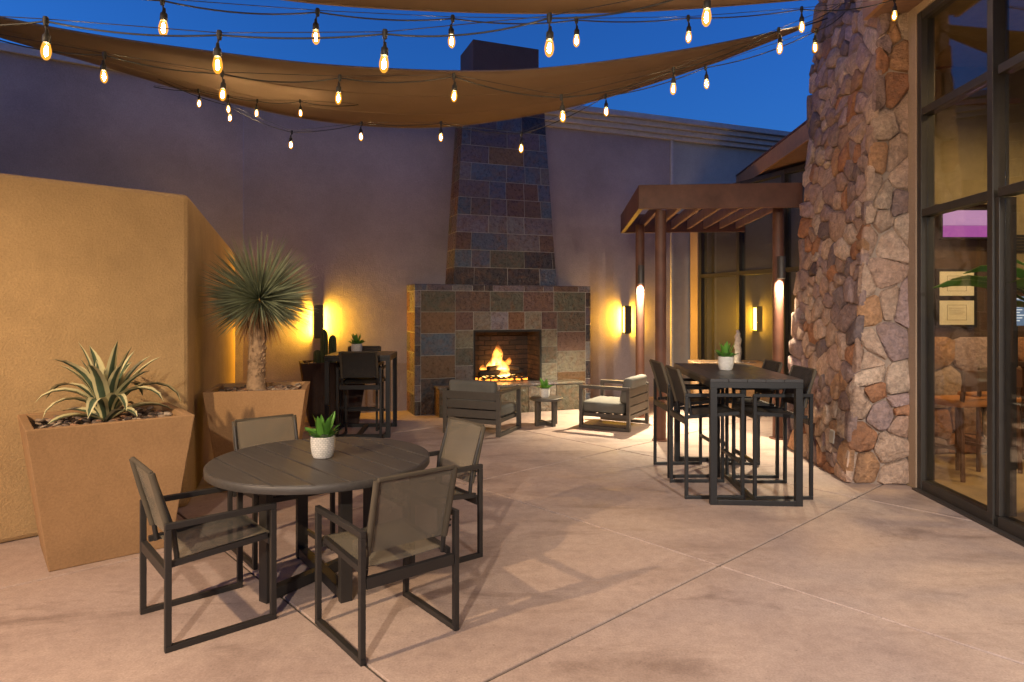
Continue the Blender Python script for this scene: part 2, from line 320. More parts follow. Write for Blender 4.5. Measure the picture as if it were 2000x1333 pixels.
# ------------------------------------------------------------------ back wall frame: local x along the wall, local -y toward the patio
WA = R(21); W0 = Vector((-1.73, 10.68, 0))
WX = Vector((math.cos(WA), math.sin(WA), 0)); WN = Vector((math.sin(WA), -math.cos(WA), 0))
def W(s, d, z=0): return W0+WX*s+WN*d+Vector((0, 0, z))
S_L, S_M, S_R = -2.484, 5.12, 9.5; WTOP = 4.92
bw = thing('back_wall', 'tall dark brown stucco wall behind the fireplace under the grey cornice', 'wall', W0, WA)
MB().box(S_L, S_M, 0, .3, 0, WTOP).build('stucco_face', 'brown', bw)
for k, (d0, z0, z1) in enumerate([(.06, WTOP, WTOP+.08), (.13, WTOP+.08, WTOP+.17), (.20, WTOP+.17, WTOP+.26), (.28, WTOP+.26, WTOP+.36)]):
    MB().box(S_L+.02, S_R, -d0, .3, z0+(.002 if k else 0), z1).build('cornice_step', 'cornice', bw, bevel=.008)
gw = thing('grey_wall', 'pale grey stucco wall section above the pergola, right of the brown wall', 'wall', W0, WA)
MB().box(S_M+.05, S_R, .03, .3, 0, WTOP-.002).build('stucco_face', 'grey', gw)
MB().box(S_M+.002, S_M+.048, -.03, .3, 0, WTOP-.003).build('joint_trim', 'cornice', gw)
# left tall wall: turns toward the viewer at the corner
LA = R(33); C0 = W(S_L, 0)
lw = thing('side_wall', 'tall dark stucco wall at far left behind the low tan wall', 'wall', C0, LA)
MB().box(-9, -.001, .0, .3, 0, WTOP).build('stucco_face', 'brown', lw)
MB().box(-9, -.05, -.06, .3, WTOP+.002, WTOP+.1).build('wall_cap', 'cornice', lw)
# low tan wall block in front
T0, T1, T2 = Vector((-6.8, 1.36, 0)), Vector((-2.717, 5.455, 0)), Vector((-4.13, 9.70, 0))
tw = thing('tan_wall', 'low tan stucco wall behind the agave planter', 'wall'); tw['label'] = 'low warm tan stucco wall with sloping corner behind the agave planter'
T3 = Vector((-8.6, 6.2, 0)); H1, H2 = 2.62, 2.5
mb = MB().hexa([T0, T1, T2, T3, T0+Vector((0, 0, H1)), T1+Vector((0, 0, H1)), T2+Vector((0, 0, H2)), T3+Vector((0, 0, H2))])
mb.build('stucco_block', 'tan', tw, bevel=.035)

# ------------------------------------------------------------------ fireplace
SL = {'b': (.075, .10, .145), 'd': (.025, .027, .036), 'r': (.10, .06, .048), 'o': (.155, .085, .04), 'g': (.08, .08, .058), 'm': (.10, .085, .10), 'l': (.165, .152, .12), 'k': (.035, .028, .03), 'p': (.15, .14, .16)}
def slate_col(c):
    j = random.uniform(.85, 1.18); return tuple(max(.01, x*j*random.uniform(.93, 1.07)) for x in SL[c])
fp = thing('fireplace', 'slate tiled outdoor fireplace with tapered chimney breast and burning fire', 'fireplace', W0, WA)
FW, FD, FH = 3.09, .58, 2.06                              # local: x 0..3.09, front at y=-.58
OX0, OX1, OZ0, OZ1 = .965, 2.16, .47, 1.325
tk = .02
mb = MB()
for b in ((.006, OX0, -FD+.006, 0, 0, FH-.006), (OX1, FW-.006, -FD+.006, 0, 0, FH-.006), (OX0, OX1, -FD+.006, 0, OZ1, FH-.006), (OX0, OX1, -FD+.006, 0, 0, OZ0-.03)): mb.box(*b)
mb.build('grout_core', 'grout', fp)
fq = [(0, -FD+tk, 0), (FW, -FD+tk, 0), (FW, -FD+tk, FH), (0, -FD+tk, FH)]
def ftile(x0, x1, z0, z1, c): quad_tile(fq, x0/FW, x1/FW, z0/FH, z1/FH, .008, tk+random.uniform(-.003, .006), 'tile', 'slate', fp, slate_col(c))
xs = [0, .1, .66, 1.25, 1.83, 2.39, 2.99, FW]
tx = [0, .2, .62, .95, 1.15, 1.3, 1.85, 2.2, 2.38, 2.85, FW]
for i in range(len(tx)-1): ftile(tx[i], tx[i+1], 1.955, FH, 'bmpkdpmmrp'[i])
for i in range(5): ftile(xs[i+1], xs[i+2], 1.62, 1.955, 'grgrg'[i])
for x0, x1 in ((0, .1), (2.99, FW)):
    zz = [0, .22, .47, .78, 1.1, 1.4, 1.7, 1.955]
    for i in range(7): ftile(x0, x1, zz[i], zz[i+1], random.choice('bdkmp'))
for z0, z1, c in ((1.28, 1.62, 'o'), (.93, 1.28, 'b'), (.57, .93, 'o'), (.0, .57, 'd')): ftile(.1, .66, z0, z1, c)
for z0, z1, c in ((1.28, 1.62, 'g'), (.95, 1.28, 'r'), (.6, .95, 'l'), (.28, .6, 'o'), (0, .28, 'g')): ftile(2.45, 2.99, z0, z1, c)
lx = [.66, .965, 1.264, 1.563, 1.862, 2.16, 2.45]
for i in range(6): ftile(lx[i], lx[i+1], 1.325, 1.62, 'rlpolr'[i])
for x0, x1, cs in ((.66, .965, 'lgl'), (2.16, 2.45, 'lgl')):
    for i, c in enumerate(cs): ftile(x0, x1, .47+i*.285, .47+(i+1)*.285, c)
for i, (x0, x1) in enumerate(((.66, 1.2), (1.2, 1.9), (1.9, 2.45))): ftile(x0, x1, 0, .44, 'glg'[i])
for sx, q in ((0, [(tk, 0, 0), (tk, -FD+tk, 0), (tk, -FD+tk, FH), (tk, 0, FH)]), (1, [(FW-tk, -FD+tk, 0), (FW-tk, 0, 0), (FW-tk, 0, FH), (FW-tk, -FD+tk, FH)])):
    zz = [0, .33, .66, .98, 1.3, 1.62, 1.95, FH]
    for i in range(7):
        cut = random.choice((.4, .6, 1)) if i < 6 else .5
        for u0, u1 in ((0, cut), (cut, 1)):
            if u1 > u0: quad_tile(q, u0, u1, zz[i]/FH, zz[i+1]/FH, .008, tk, 'tile', 'slate', fp, slate_col(random.choice('olgol')))
for i in range(7): quad_tile([(0, -FD, FH-tk), (FW, -FD, FH-tk), (FW, 0, FH-tk), (0, 0, FH-tk)], i/7, (i+1)/7, 0, 1, .008, tk, 'tile', 'slate', fp, slate_col('mbpkrbm'[i]))
# tapered breast
def breast(z):
    k = (z-FH)/(4.6-FH); return .647+.168*k, 2.485-.178*k, .5-.05*k
ZT = 5.2
def bq(z0, z1, face):
    l0, r0, d0 = breast(z0); l1, r1, d1 = breast(z1); d0 -= tk; d1 -= tk
    if face == 'f': return [(l0, -d0, z0), (r0, -d0, z0), (r1, -d1, z1), (l1, -d1, z1)]
    if face == 'l': return [(l0+tk, 0, z0), (l0+tk, -d0, z0), (l1+tk, -d1, z1), (l1+tk, 0, z1)]
    return [(r0-tk, -d0, z0), (r0-tk, 0, z0), (r1-tk, 0, z1), (r1-tk, -d1, z1)]
l0, r0, d0 = breast(FH); l1, r1, d1 = breast(ZT)
gi = .006; MB().hexa([(l0+gi, -d0+gi, FH), (r0-gi, -d0+gi, FH), (r0-gi, .02, FH), (l0+gi, .02, FH), (l1+gi, -d1+gi, ZT), (r1-gi, -d1+gi, ZT), (r1-gi, .02, ZT), (l1+gi, .02, ZT)]).build('grout_core', 'grout', fp)
rows = [([0, .19, .51, .83, 1], 'kkkb'), ([0, .16, .34, .68, .97, 1], 'bbgdk'), ([0, .15, .51, .845, 1], 'rbpr'), ([0, .32, .51, .69, 1], 'pppp'), ([0, .135, .34, .51, .70, .88, 1], 'bmmrrb'),
        ([0, .32, .5, .7, .86, 1], 'mbrrb'), ([0, .12, .51, .72, .9, 1], 'pbbbp'), ([0, .31, .71, 1], 'mob'), ([0, .1, .52, .91, 1], 'bmmb'), ([0, .4, .7, 1], 'mbd'), ([0, .3, .66, 1], 'bmr')]
rh = (ZT-FH)/len(rows)
for i, (us, cs) in enumerate(rows):
    z0 = FH+i*rh; q = bq(z0, z0+rh, 'f')
    for k in range(len(cs)): quad_tile(q, us[k], us[k+1], 0, 1, .008, tk+random.uniform(-.003, .006), 'tile', 'slate', fp, slate_col(cs[k]))
    for f in 'lr':
        cut = random.choice((.35, .65)); q2 = bq(z0, z0+rh, f)
        for u0, u1 in ((0, cut), (cut, 1)): quad_tile(q2, u0, u1, 0, 1, .008, tk, 'tile', 'slate', fp, slate_col(random.choice('orgmo')))
MB().box(1.0, 2.17, -.45, .29, ZT+.002, 6.08).build('chimney_cap', 'capst', fp, bevel=.01)
# raised hearth
hq = (.31, 2.78, -FD-.33, -FD-.004)
MB().box(hq[0]+.015, hq[1]-.015, hq[2]+.015, hq[3], 0, .44).build('hearth_core', 'grout', fp)
hx = [hq[0], .8, 1.29, 1.78, 2.27, hq[1]]
for i in range(5):
    quad_tile([(hq[0], hq[2]+.015, 0), (hq[1], hq[2]+.015, 0), (hq[1], hq[2]+.015, .43), (hq[0], hq[2]+.015, .43)], i/5, (i+1)/5, 0, 1, .006, .015, 'tile', 'slate', fp, slate_col('glglg'[i]))
    quad_tile([(hq[0]-.02, hq[2]-.02, .44), (hq[1]+.02, hq[2]-.02, .44), (hq[1]+.02, hq[3], .44), (hq[0]-.02, hq[3], .44)], i/5, (i+1)/5, 0, 1, .005, .025, 'tile', 'slate', fp, slate_col('lplpl'[i]))
quad_tile([(hq[0]+.015, hq[3], 0), (hq[0]+.015, hq[2], 0), (hq[0]+.015, hq[2], .43), (hq[0]+.015, hq[3], .43)], 0, 1, 0, 1, .006, .015, 'tile', 'slate', fp, slate_col('o'))
# firebox of brick
bk = [(.045, .028, .022), (.06, .036, .027), (.035, .024, .02)]
fb = MB()
fb.box(OX0, OX1, -.03, -.004, OZ0-.03, OZ1); fb.box(OX0-.001, OX0+.02, -FD+.03, -.031, OZ0-.03, OZ1); fb.box(OX1-.02, OX1+.001, -FD+.03, -.031, OZ0-.03, OZ1)
fb.box(OX0, OX1, -FD+.03, -.031, OZ0-.029, OZ0-.005); fb.box(OX0, OX1, -FD+.05, -.031, OZ1-.02, OZ1-.001)
firebox = fb.build('firebox', 'dark', fp)
for q, n in (([(OX0+.02, -.031, OZ0), (OX1-.02, -.031, OZ0), (OX1-.02, -.031, OZ1-.03), (OX0+.02, -.031, OZ1-.03)], 5), ([(OX1-.02, -.031, OZ0), (OX1-.02, -FD+.05, OZ0), (OX1-.02, -FD+.05, OZ1-.03), (OX1-.02, -.031, OZ1-.03)], 4), ([(OX0+.02, -FD+.05, OZ0), (OX0+.02, -.031, OZ0), (OX0+.02, -.031, OZ1-.03), (OX0+.02, -FD+.05, OZ1-.03)], 4)):
    for r in range(10):
        off = .5/n if r % 2 else 0; us = [0]+[off+k/n for k in range(0 if off else 1, n)]+[1]
        for k in range(len(us)-1): quad_tile(q, us[k], us[k+1], r/10, (r+1)/10, .008, .012, 'brick', 'brick', firebox, random.choice(bk))
fr = MB(); fy = -FD-.006
for b in ((OX0, OX0+.03, OZ0, OZ1), (OX1-.03, OX1, OZ0, OZ1), (OX0+.03, OX1-.03, OZ1-.035, OZ1)): fr.box(b[0], b[1], fy, fy+.05, b[2], b[3])
fr.build('firebox_frame', 'dark', fp)
gr = MB()
for k in range(9): gr.beam((1.2+k*.09, -.42, .53), (1.2+k*.09, -.08, .53), .018, .018)
gr.beam((1.15, -.4, .51), (1.97, -.4, .51), .02, .03); gr.beam((1.15, -.1, .51), (1.97, -.1, .51), .02, .03)
gr.build('grate', 'dark', fp)
for a, b, r in (((1.15, -.3, .59), (1.95, -.24, .6), .05), ((1.2, -.17, .59), (1.98, -.19, .6), .055), ((1.3, -.33, .67), (1.7, -.13, .7), .045), ((1.85, -.36, .66), (1.5, -.14, .72), .04)):
    a, b = Vector(a), Vector(b); pts = [a.lerp(b, t/6)+Vector((0, 0, random.uniform(-.008, .008))) for t in range(7)]
    MB().tube(pts, [r*random.uniform(.85, 1.1) for _ in pts], 9).build('log', 'log', fp, True)
em = MB()
for k in range(70):
    x, y = random.uniform(1.1, 2.0), random.uniform(-.47, -.08); s = random.uniform(.008, .02)
    em.box(x-s, x+s, y-s, y+s, .475, .475+s*1.6)
e = em.build('embers', 'ember', fp); e['kind'] = 'stuff'
def flame(x, y, z, r, h, lean, seed):
    rnd = random.Random(seed); pts = []; rad = []
    for i in range(11):
        t = i/10; pts.append((x+lean*t*t+math.sin(t*7+seed)*.025*t, y+math.cos(t*5+seed)*.02*t, z+h*t))
        rad.append(max(.003, r*(math.sin(math.pi*min(1, t*.82+.18))**.8)*(1-t*.35)*(1+.18*math.sin(t*11+seed*2))))
    return MB().tube(pts, rad, 12).build('flame', 'flame', fp, True)
for k, (x, r, h, ln) in enumerate(((1.3, .07, .2, -.03), (1.42, .085, .3, .02), (1.5, .1, .46, .03), (1.57, .09, .36, -.04), (1.63, .08, .26, .05), (1.72, .075, .24, .03), (1.24, .05, .12, 0), (1.82, .055, .16, -.02), (1.47, .09, .22, .0), (1.6, .1, .2, .02))):
    flame(x, random.uniform(-.3, -.12), .5+.03*(k % 3), r*1.2, h*1.2, ln, k*1.7)
light('fire_light', 'POINT', (1.55, -.3, .6), 16, (1, .42, .1), fp, .12)
light('fire_light', 'POINT', (1.7, -.15, .62), 10, (1, .42, .1), fp, .1)

# ------------------------------------------------------------------ wall sconces
def sconce(s, label):
    t = thing('wall_sconce', label, 'sconce', W(s, 0, 1.47), WA, 'sconces on the brown back wall')
    MB().box(-.05, .05, -.02, -.001, -.22, .22).build('back_plate', 'lampmetal', t)
    MB().box(-.07, .07, -.115, -.1, -.26, .26).build('front_plate', 'lampmetal', t, bevel=.003)
    MB().box(-.055, .055, -.098, -.022, -.235, .235).build('diffuser', 'sconce', t)
    MB().box(-.06, .06, -.099, -.021, .237, .25).build('end_cap', 'lampmetal', t); MB().box(-.06, .06, -.099, -.021, -.25, -.237).build('end_cap', 'lampmetal', t)
    for sx in (-1, 1):
        light('sconce_light', 'AREA', (sx*.075, -.06, 0), 42, (1, .5, .03), t, .08).rotation_euler = (0, R(-90)*sx, 0)
    for c in t.children:
        if c.type == 'LIGHT': c.data.shape = 'RECTANGLE'; c.data.size = .44; c.data.size_y = .07
    return t
sconce(-1.40, 'wall sconce glowing yellow behind the yucca, left of the fireplace')
sconce(4.12, 'wall sconce glowing yellow on the wall right of the fireplace')

# ------------------------------------------------------------------ window wall behind the pergola (square to the back wall)
ww = thing('window_wall', 'dark framed window wall of the building behind the pergola', 'wall', W(5.6, 0), WA-R(90))     # local x toward the viewer, local y outwards (away from patio)
MB().box(.0, .24, -.03, .25, 0, 3.9).build('end_pilaster', 'trim', ww, bevel=.008)
MB().box(.24, 5.2, .1, .25, 0, .35).build('sill_wall', 'brown', ww)
vx = [.26, 1.32, 2.38, 3.44, 4.5]
for x in vx: MB().box(x, x+.07, -.02, .12, .35, 3.9).build('mullion', 'frame', ww)
for i in range(4):
    for z in (.352, 2.26, 3.83): MB().box(vx[i]+.071, vx[i+1]-.001, -.015, .115, z, z+.07).build('transom', 'frame', ww)
    for z0, z1 in ((.424, 2.258), (2.332, 3.828)): MB().box(vx[i]+.072, vx[i+1]-.002, .05, .062, z0, z1).build('pane', 'winglass', ww)
# eave of the low building above it: runs in the depth direction
GA = R(85.5); GX = Vector((math.cos(GA), math.sin(GA), 0)); GN = Vector((-GX.y, GX.x, 0))        # GX into depth, GN toward the patio
ev = thing('roof_eave', 'rust brown roof eave running above the pergola behind the stone pillar', 'roof', (3.99, 8.6, 0), GA)
MB().box(-1.2, 3.85, -.035, 0, 3.95, 4.2).build('fascia', 'fascia', ev, bevel=.004)
MB().box(-1.2, 3.85, -1.8, -.036, 3.97, 4.02).build('soffit', 'raft', ev)
MB().add([(-1.2, .01, 4.203), (3.85, .01, 4.203), (3.85, -2.2, 4.6), (-1.2, -2.2, 4.6), (-1.2, .01, 4.23), (3.85, .01, 4.23), (3.85, -2.2, 4.63), (-1.2, -2.2, 4.63)], [(0, 1, 2, 3), (7, 6, 5, 4), (0, 4, 5, 1), (1, 5, 6, 2), (3, 2, 6, 7), (0, 3, 7, 4)]).build('roof_deck', 'rust', ev)
MB().box(-1.2, 3.85, -.62, -.5, 3.3, 3.969).build('wall_head', 'raft', ev)

# ------------------------------------------------------------------ pergola
pg = thing('pergola', 'rust steel pergola with slatted roof on round posts left of the stone pillar', 'pergola', (1.58, 8.1, 0), R(-4.5))     # local x right, y depth
PZ0, PZ1, PW, PD = 2.91, 3.21, 1.98, 2.5
MB().box(0, PW, 0, .06, PZ0, PZ1).build('front_beam', 'rust', pg, bevel=.004)
MB().box(0, .06, .062, PD, PZ0+.002, PZ1-.002).build('side_beam', 'rust', pg, bevel=.004)
MB().box(0, PW, PD+.002, PD+.06, PZ0, PZ1).build('rear_beam', 'rust', pg, bevel=.004)
for k in range(1, 8):
    x = .06+k*.255; MB().box(x-.022, x+.022, .062, PD, PZ0+.05, PZ0+.19).build('rafter', 'raft', pg, bevel=.003)
def lcl(o, w): return Matrix.Rotation(-o.rotation_euler.z, 3, 'Z') @ (Vector(w)-o.location)
posts = [(Vector((1.885, 8.24, 0)), None), (Vector((1.97, 10.0, 0)), 1), (Vector((3.42, 8.35, 0)), 1)]
for w, lit in posts:
    l = lcl(pg, w)
    po = MB().lathe([(0, 0), (.068, 0), (.068, PZ0-.002 if lit is None else PZ0+.05), (0, PZ0-.002 if lit is None else PZ0+.05)], 28, (l.x, l.y, 0)).build('post', 'rust', pg, True)
    MB().lathe([(0, 0), (.11, 0), (.11, .012), (0, .012)], 24, (l.x, l.y, 0)).build('base_plate', 'rust', pg)
    if lit:
        a = Vector((0, -1, 0)); p = l+a*.125
        dl = MB().lathe([(.048, 2.07), (.05, 2.05), (.05, 2.32), (.046, 2.33), (0, 2.33)], 20, (p.x, p.y, 0)).build('downlight', 'lampmetal', pg, True)
        MB().lathe([(0, 2.062), (.045, 2.062), (.045, 2.075), (0, 2.075)], 20, (p.x, p.y, 0)).build('lens', 'lamp', dl)
        MB().box(p.x-.015, p.x+.015, p.y+.04, l.y-.06, 2.15, 2.2).build('bracket', 'lampmetal', dl)
        light('downlight_beam', 'SPOT', (p.x, p.y, 2.05), 1150 if w.y > 9 else 560, (1, .80, .52), pg, .035, (p.x, p.y, 0), 128, .85)

# ------------------------------------------------------------------ stone pillar
def clip(poly, nx, ny, c):
    out = []
    for i in range(len(poly)):
        a, b = poly[i], poly[(i+1) % len(poly)]; da = a[0]*nx+a[1]*ny-c; db = b[0]*nx+b[1]*ny-c
        if da <= 0: out.append(a)
        if (da < 0 < db) or (db < 0 < da):
            t = da/(da-db); out.append((a[0]+(b[0]-a[0])*t, a[1]+(b[1]-a[1])*t))
    return out
def voronoi(w, h, n, rnd, relax=1):
    pts = [(rnd.uniform(0, w), rnd.uniform(0, h)) for _ in range(n)]
    for it in range(relax+1):
        cells = []
        for i, p in enumerate(pts):
            poly = [(0, 0), (w, 0), (w, h), (0, h)]
            for q in sorted((q for j, q in enumerate(pts) if j != i), key=lambda q: (q[0]-p[0])**2+(q[1]-p[1])**2)[:28]:
                nx, ny = q[0]-p[0], q[1]-p[1]; poly = clip(poly, nx, ny, (q[0]**2+q[1]**2-p[0]**2-p[1]**2)/2)
                if len(poly) < 3: break
            cells.append(poly)
        if it < relax:
            pts = [(p[0]*.45+.55*sum(v[0] for v in c)/len(c), p[1]*.45+.55*sum(v[1] for v in c)/len(c)) if len(c) > 2 else p for p, c in zip(pts, cells)]
    return cells
STC = [((.54, .39, .30), 8), ((.46, .31, .24), 6), ((.40, .19, .10), 3), ((.32, .23, .215), 5), ((.2, .155, .16), 3), ((.085, .062, .07), 1), ((.6, .46, .36), 6), ((.40, .29, .28), 5), ((.46, .26, .14), 3)]
STL = [c for c, k in STC for _ in range(k)]
def stone_face(q, w, h, n, parent, seed, gap=.008, thick=.043, name='stone'):
    rnd = random.Random(seed); bl, br, tr, tl = [Vector(p) for p in q]; nrm = (br-bl).cross(tl-bl).normalized()
    def at(x, y): u, v = x/w, y/h; return bl.lerp(br, u).lerp(tl.lerp(tr, u), v)
    for poly in voronoi(w, h, n, rnd):
        if len(poly) < 3: continue
        cx = sum(p[0] for p in poly)/len(poly); cy = sum(p[1] for p in poly)/len(poly)
        # drop corners that are nearly coincident, then cut the corners once
        pp = [p for i, p in enumerate(poly) if math.dist(p, poly[i-1]) > .02]
        if len(pp) < 3: continue
        ch = []
        for i in range(len(pp)):
            a, b = pp[i], pp[(i+1) % len(pp)]
            ch += [(a[0]*.87+b[0]*.13, a[1]*.87+b[1]*.13), (a[0]*.13+b[0]*.87, a[1]*.13+b[1]*.87)]
        if len(ch) > 14: ch = [p for i, p in enumerate(ch) if i % 4 != 3]
        size = sum(math.dist((cx, cy), p) for p in ch)/len(ch)
        if size < .03: continue
        k0 = 1-gap/size; th = thick*rnd.uniform(.75, 1.35); N = len(ch); mb = MB(); tilt = (rnd.uniform(-.12, .12), rnd.uniform(-.12, .12))
        def ring(k, z, jit):
            for p in ch:
                x, y = cx+(p[0]-cx)*k, cy+(p[1]-cy)*k; dz = (p[0]-cx)*tilt[0]+(p[1]-cy)*tilt[1] if z > .01 else 0
                mb.v.append(at(x+rnd.uniform(-jit, jit), y+rnd.uniform(-jit, jit))+nrm*(z+dz+(rnd.uniform(-.006, .006) if z > .01 else 0)))
        ring(k0, -.005, .005); ring(k0*.985, th*.7, .006); ring(k0*.86, th, .014)
        mb.v.append(at(cx+rnd.uniform(-.3, .3)*size, cy+rnd.uniform(-.3, .3)*size)+nrm*th*rnd.uniform(.95, 1.3))
        for r in range(2):
            for i in range(N): mb.f.append((r*N+i, r*N+(i+1) % N, (r+1)*N+(i+1) % N, (r+1)*N+i))
        for i in range(N): mb.f.append((2*N+i, 2*N+(i+1) % N, 3*N))
        o = mb.build(name, 'stone', parent, True); c = rnd.choice(STL); j = rnd.uniform(.85, 1.15); o.color = (*[x*j for x in c], 1)
sp = thing('stone_pillar', 'tall tapering field stone pillar beside the glass doors', 'pillar')
HP = 5.5; LN = .33/4.6*HP
FLb, FRb, BLb, BRb = Vector((3.22, 6.2, 0)), Vector((3.76, 6.15, 0)), Vector((3.32, 7.85, 0)), Vector((4.3, 7.8, 0))
up = Vector((0, 0, HP)); lean = Vector((LN, 0, 0))
MB().hexa([FLb, FRb, BRb, BLb, FLb+up+lean, FRb+up+Vector((.02, 0, 0)), BRb+up, BLb+up+lean]).build('mortar_core', 'mortar', sp)
EX = Vector((0, -.05, 0)); EL = Vector((-.05, .004, 0))
stone_face([BLb, FLb+EX, FLb+EX+up+lean, BLb+up+lean], 1.71, HP, 228, sp, 3)
stone_face([FLb+EL, FRb, FRb+up+Vector((.02, 0, 0)), FLb+EL+up+lean], .55, HP, 64, sp, 5)
ob = tag(MB().box(0, .012, -.05, .05, -.065, .065).build('outlet_box', 'outlet', None, bevel=.004), 'small grey outlet cover low on the stone pillar', 'outlet')
ob.location = Vector((3.2, 6.42, .40))+Vector((-.045, 0, 0)); ob.rotation_euler = (0, R(4), R(-3.5))

# ------------------------------------------------------------------ glass door wall on the right
G0 = Vector((3.78, 6.0, 0))
gd = thing('glass_wall', 'dark framed glass door wall of the restaurant at right', 'glass wall', G0, GA)       # local x into depth (0 .. -9 toward viewer), y toward the patio
MB().box(-.02, .12, -.08, .06, 0, 5.2).build('stone_trim', 'trim', gd, bevel=.006)
zs = [0, 2.5, 3.42, 4.3]
ms = [-.09, -1.08, -2.07, -3.06, -4.05, -5.04, -6.03]
for i, x in enumerate(ms): MB().box(x, x+.068, -.07, .05, .0, 4.37).build('mullion', 'frame', gd, bevel=.003)
MB().box(ms[1]-.05, ms[1]-.003, -.09, .035, .1, 2.5).build('door_stile', 'frame', gd, bevel=.003)
for i in range(len(ms)-1):
    x1, x0 = ms[i]-.001, ms[i+1]+.069
    if i == 1: x1 = ms[1]-.051
    MB().box(x0, x1, -.06, .045, 0.0, .1).build('bottom_rail', 'frame', gd, bevel=.003)
    for z in zs[1:]: MB().box(x0, x1, -.06, .045, z, z+.068).build('transom', 'frame', gd, bevel=.003)
    for z0, z1 in ((.101, 2.499), (2.569, 3.419), (3.489, 4.299)): MB().box(x0+.001, x1-.001, -.012, -.004, z0, z1).build('pane', 'glass', gd)
MB().box(-6.1, -.03, .051, .1, .0, .018).build('threshold', 'lampmetal', gd)
ds = tag(MB().box(-.03, .03, -.03, .03, 0, .07).build('door_stop', 'black', None, bevel=.004), 'small black door stop block on the floor by the glass door', 'door stop'); ds.location = G(1958, 1032); ds.rotation_euler = (0, 0, GA)
rf = thing('entry_roof', 'brown soffit and roof edge above the glass doors', 'roof', G0, GA)
MB().box(-9, .2, -.4, .38, 4.45, 4.6).build('soffit', 'raft', rf)
MB().box(-9, .2, .385, .43, 4.43, 4.85).build('fascia', 'fascia', rf)
MB().box(-9, .2, -.075, .055, 4.371, 4.448).build('head_trim', 'trim', rf)
MB().box(-9, .2, -6, .38, 4.602, 4.66).build('roof_deck', 'rust', rf)

# ------------------------------------------------------------------ restaurant interior seen through the glass
iw = thing('restaurant_room', 'warm lit restaurant room behind the glass doors', 'room')
MB().box(3.72, 11, -4, 7.42, .004, .012).build('floor', 'ifloor', iw)
MB().box(4.3, 11, 7.42, 7.6, 0, 4.4).build('far_wall', 'panel', iw)
MB().box(5.45, 11, 7.3, 7.418, 1.95, 4.4).build('upper_wall', 'beige', iw)
MB().box(4.32, 5.44, 7.36, 7.418, 2.85, 4.4).build('upper_wall', 'beige', iw)
MB().box(10.9, 11, -4, 7.29, .013, 4.4).build('side_wall', 'beige', iw)
MB().box(3.87, 11, -4, 7.6, 4.401, 4.42).build('ceiling', 'beige', iw)
stone_face([(4.35, 7.415, .012), (6.9, 7.415, .012), (6.9, 7.415, 1.35), (4.35, 7.415, 1.35)], 2.55, 1.34, 34, iw, 11)
for k in range(6): MB().box(5.62+k*.0, 6.5, 7.285, 7.299, 2.3+k*.035, 2.318+k*.035).build('vent_slat', 'black', iw)
def framed(z, label):
    t = thing('framed_notice', label, 'picture', (5.05, 7.41, z))
    MB().box(-.235, .235, -.03, -.001, -.17, .17).build('frame', 'black', t, bevel=.004)
    MB().box(-.195, .195, -.034, -.031, -.137, .137).build('paper', 'paper', t)
    for a in ((-.11, .11, .085, .088), (-.11, .11, -.085, -.082), (-.11, -.107, -.082, .085), (.107, .11, -.082, .085)): MB().box(a[0], a[1], -.036, -.0345, a[2], a[3]).build('rule_line', 'ink', t)
    for k in range(4): MB().box(-.09, .09-.02*(k % 2), -.036, -.0345, .05-k*.022, .053-k*.022).build('text_line', 'ink', t)
framed(1.62, 'lower of two framed notices on the dark wall inside'); framed(1.95, 'upper of two framed notices inside, partly behind a leaf')
tv = thing('wall_screen', 'purple glowing screen high on the wall inside the restaurant', 'screen', (5.24, 7.3, 2.62))
MB().box(-.42, .42, 0, .04, -.17, .17).build('housing', 'black', tv); MB().box(-.4, .4, -.004, -.001, -.02, .15).build('picture_band', 'violet', tv); MB().box(-.4, .4, -.004, -.001, -.15, -.022).build('picture_band', 'purple', tv)
bs = thing('menu_screen', 'small blue lit text screen behind the big leaves inside', 'screen', (5.2, 6.7, 1.64), R(-20))
MB().box(-.09, .09, 0, .03, -.15, .15).build('panel', 'blue', bs)
for k in range(9): MB().box(-.075, .07-.02*(k % 3), -.003, -.001, .12-k*.028, .13-k*.028).build('text_line', 'whitetext', bs)
MB().beam((0, .015, -1.63), (0, .015, -.151), .03, .03).build('stand', 'black', bs)
def make_stool():
    t = thing('bar_stool', '', 'stool')
    for sx in (-1, 1):
        MB().tube([(sx*.19, -.18, 0), (sx*.17, -.17, .70)], .02, 8).build('leg', 'wood', t, True); MB().tube([(sx*.19, .2, 0), (sx*.175, .17, .7), (sx*.17, .21, 1.04)], .021, 8).build('leg', 'wood', t, True)
        MB().beam((sx*.185, -.17, .3), (sx*.185, .19, .3), .02, .03).build('stretcher', 'wood', t)
    MB().beam((-.18, -.175, .25), (.18, -.175, .25), .02, .03).build('stretcher', 'wood', t)
    MB().box(-.21, .21, -.21, .2, .7, .77).build('seat', 'seat', t, bevel=.025)
    MB().box(-.2, .2, .19, .225, .86, 1.06).build('backrest', 'wood', t, bevel=.012)
    return t
st0 = make_stool(); used = []
for x, y, a, lb in ((4.42, 6.42, 195, 'dark wood stool with orange seat nearest the glass beside the pillar'), (4.95, 6.75, 170, 'dark wood stool with orange seat behind the nearest stool inside'), (5.75, 6.6, 160, 'dark wood stool inside beyond the door mullion at right edge')):
    place(st0, used, (x, y, .013), R(a), lb, 'stools inside the restaurant')
bcn = thing('bar_counter', 'dark wood bar counter deep inside the restaurant at right edge', 'counter', (6.1, 6.95, .013))
MB().box(-.5, 1.2, -.2, .2, 0, 1.02).build('cabinet', 'wood', bcn); MB().box(-.55, 1.25, -.25, .25, 1.022, 1.07).build('counter_top', 'panel', bcn, bevel=.006)
BT = [((.3, .09, .02), 'amber'), ((.04, .12, .03), 'green'), ((.35, .3, .2), 'clear'), ((.15, .02, .015), 'red')]
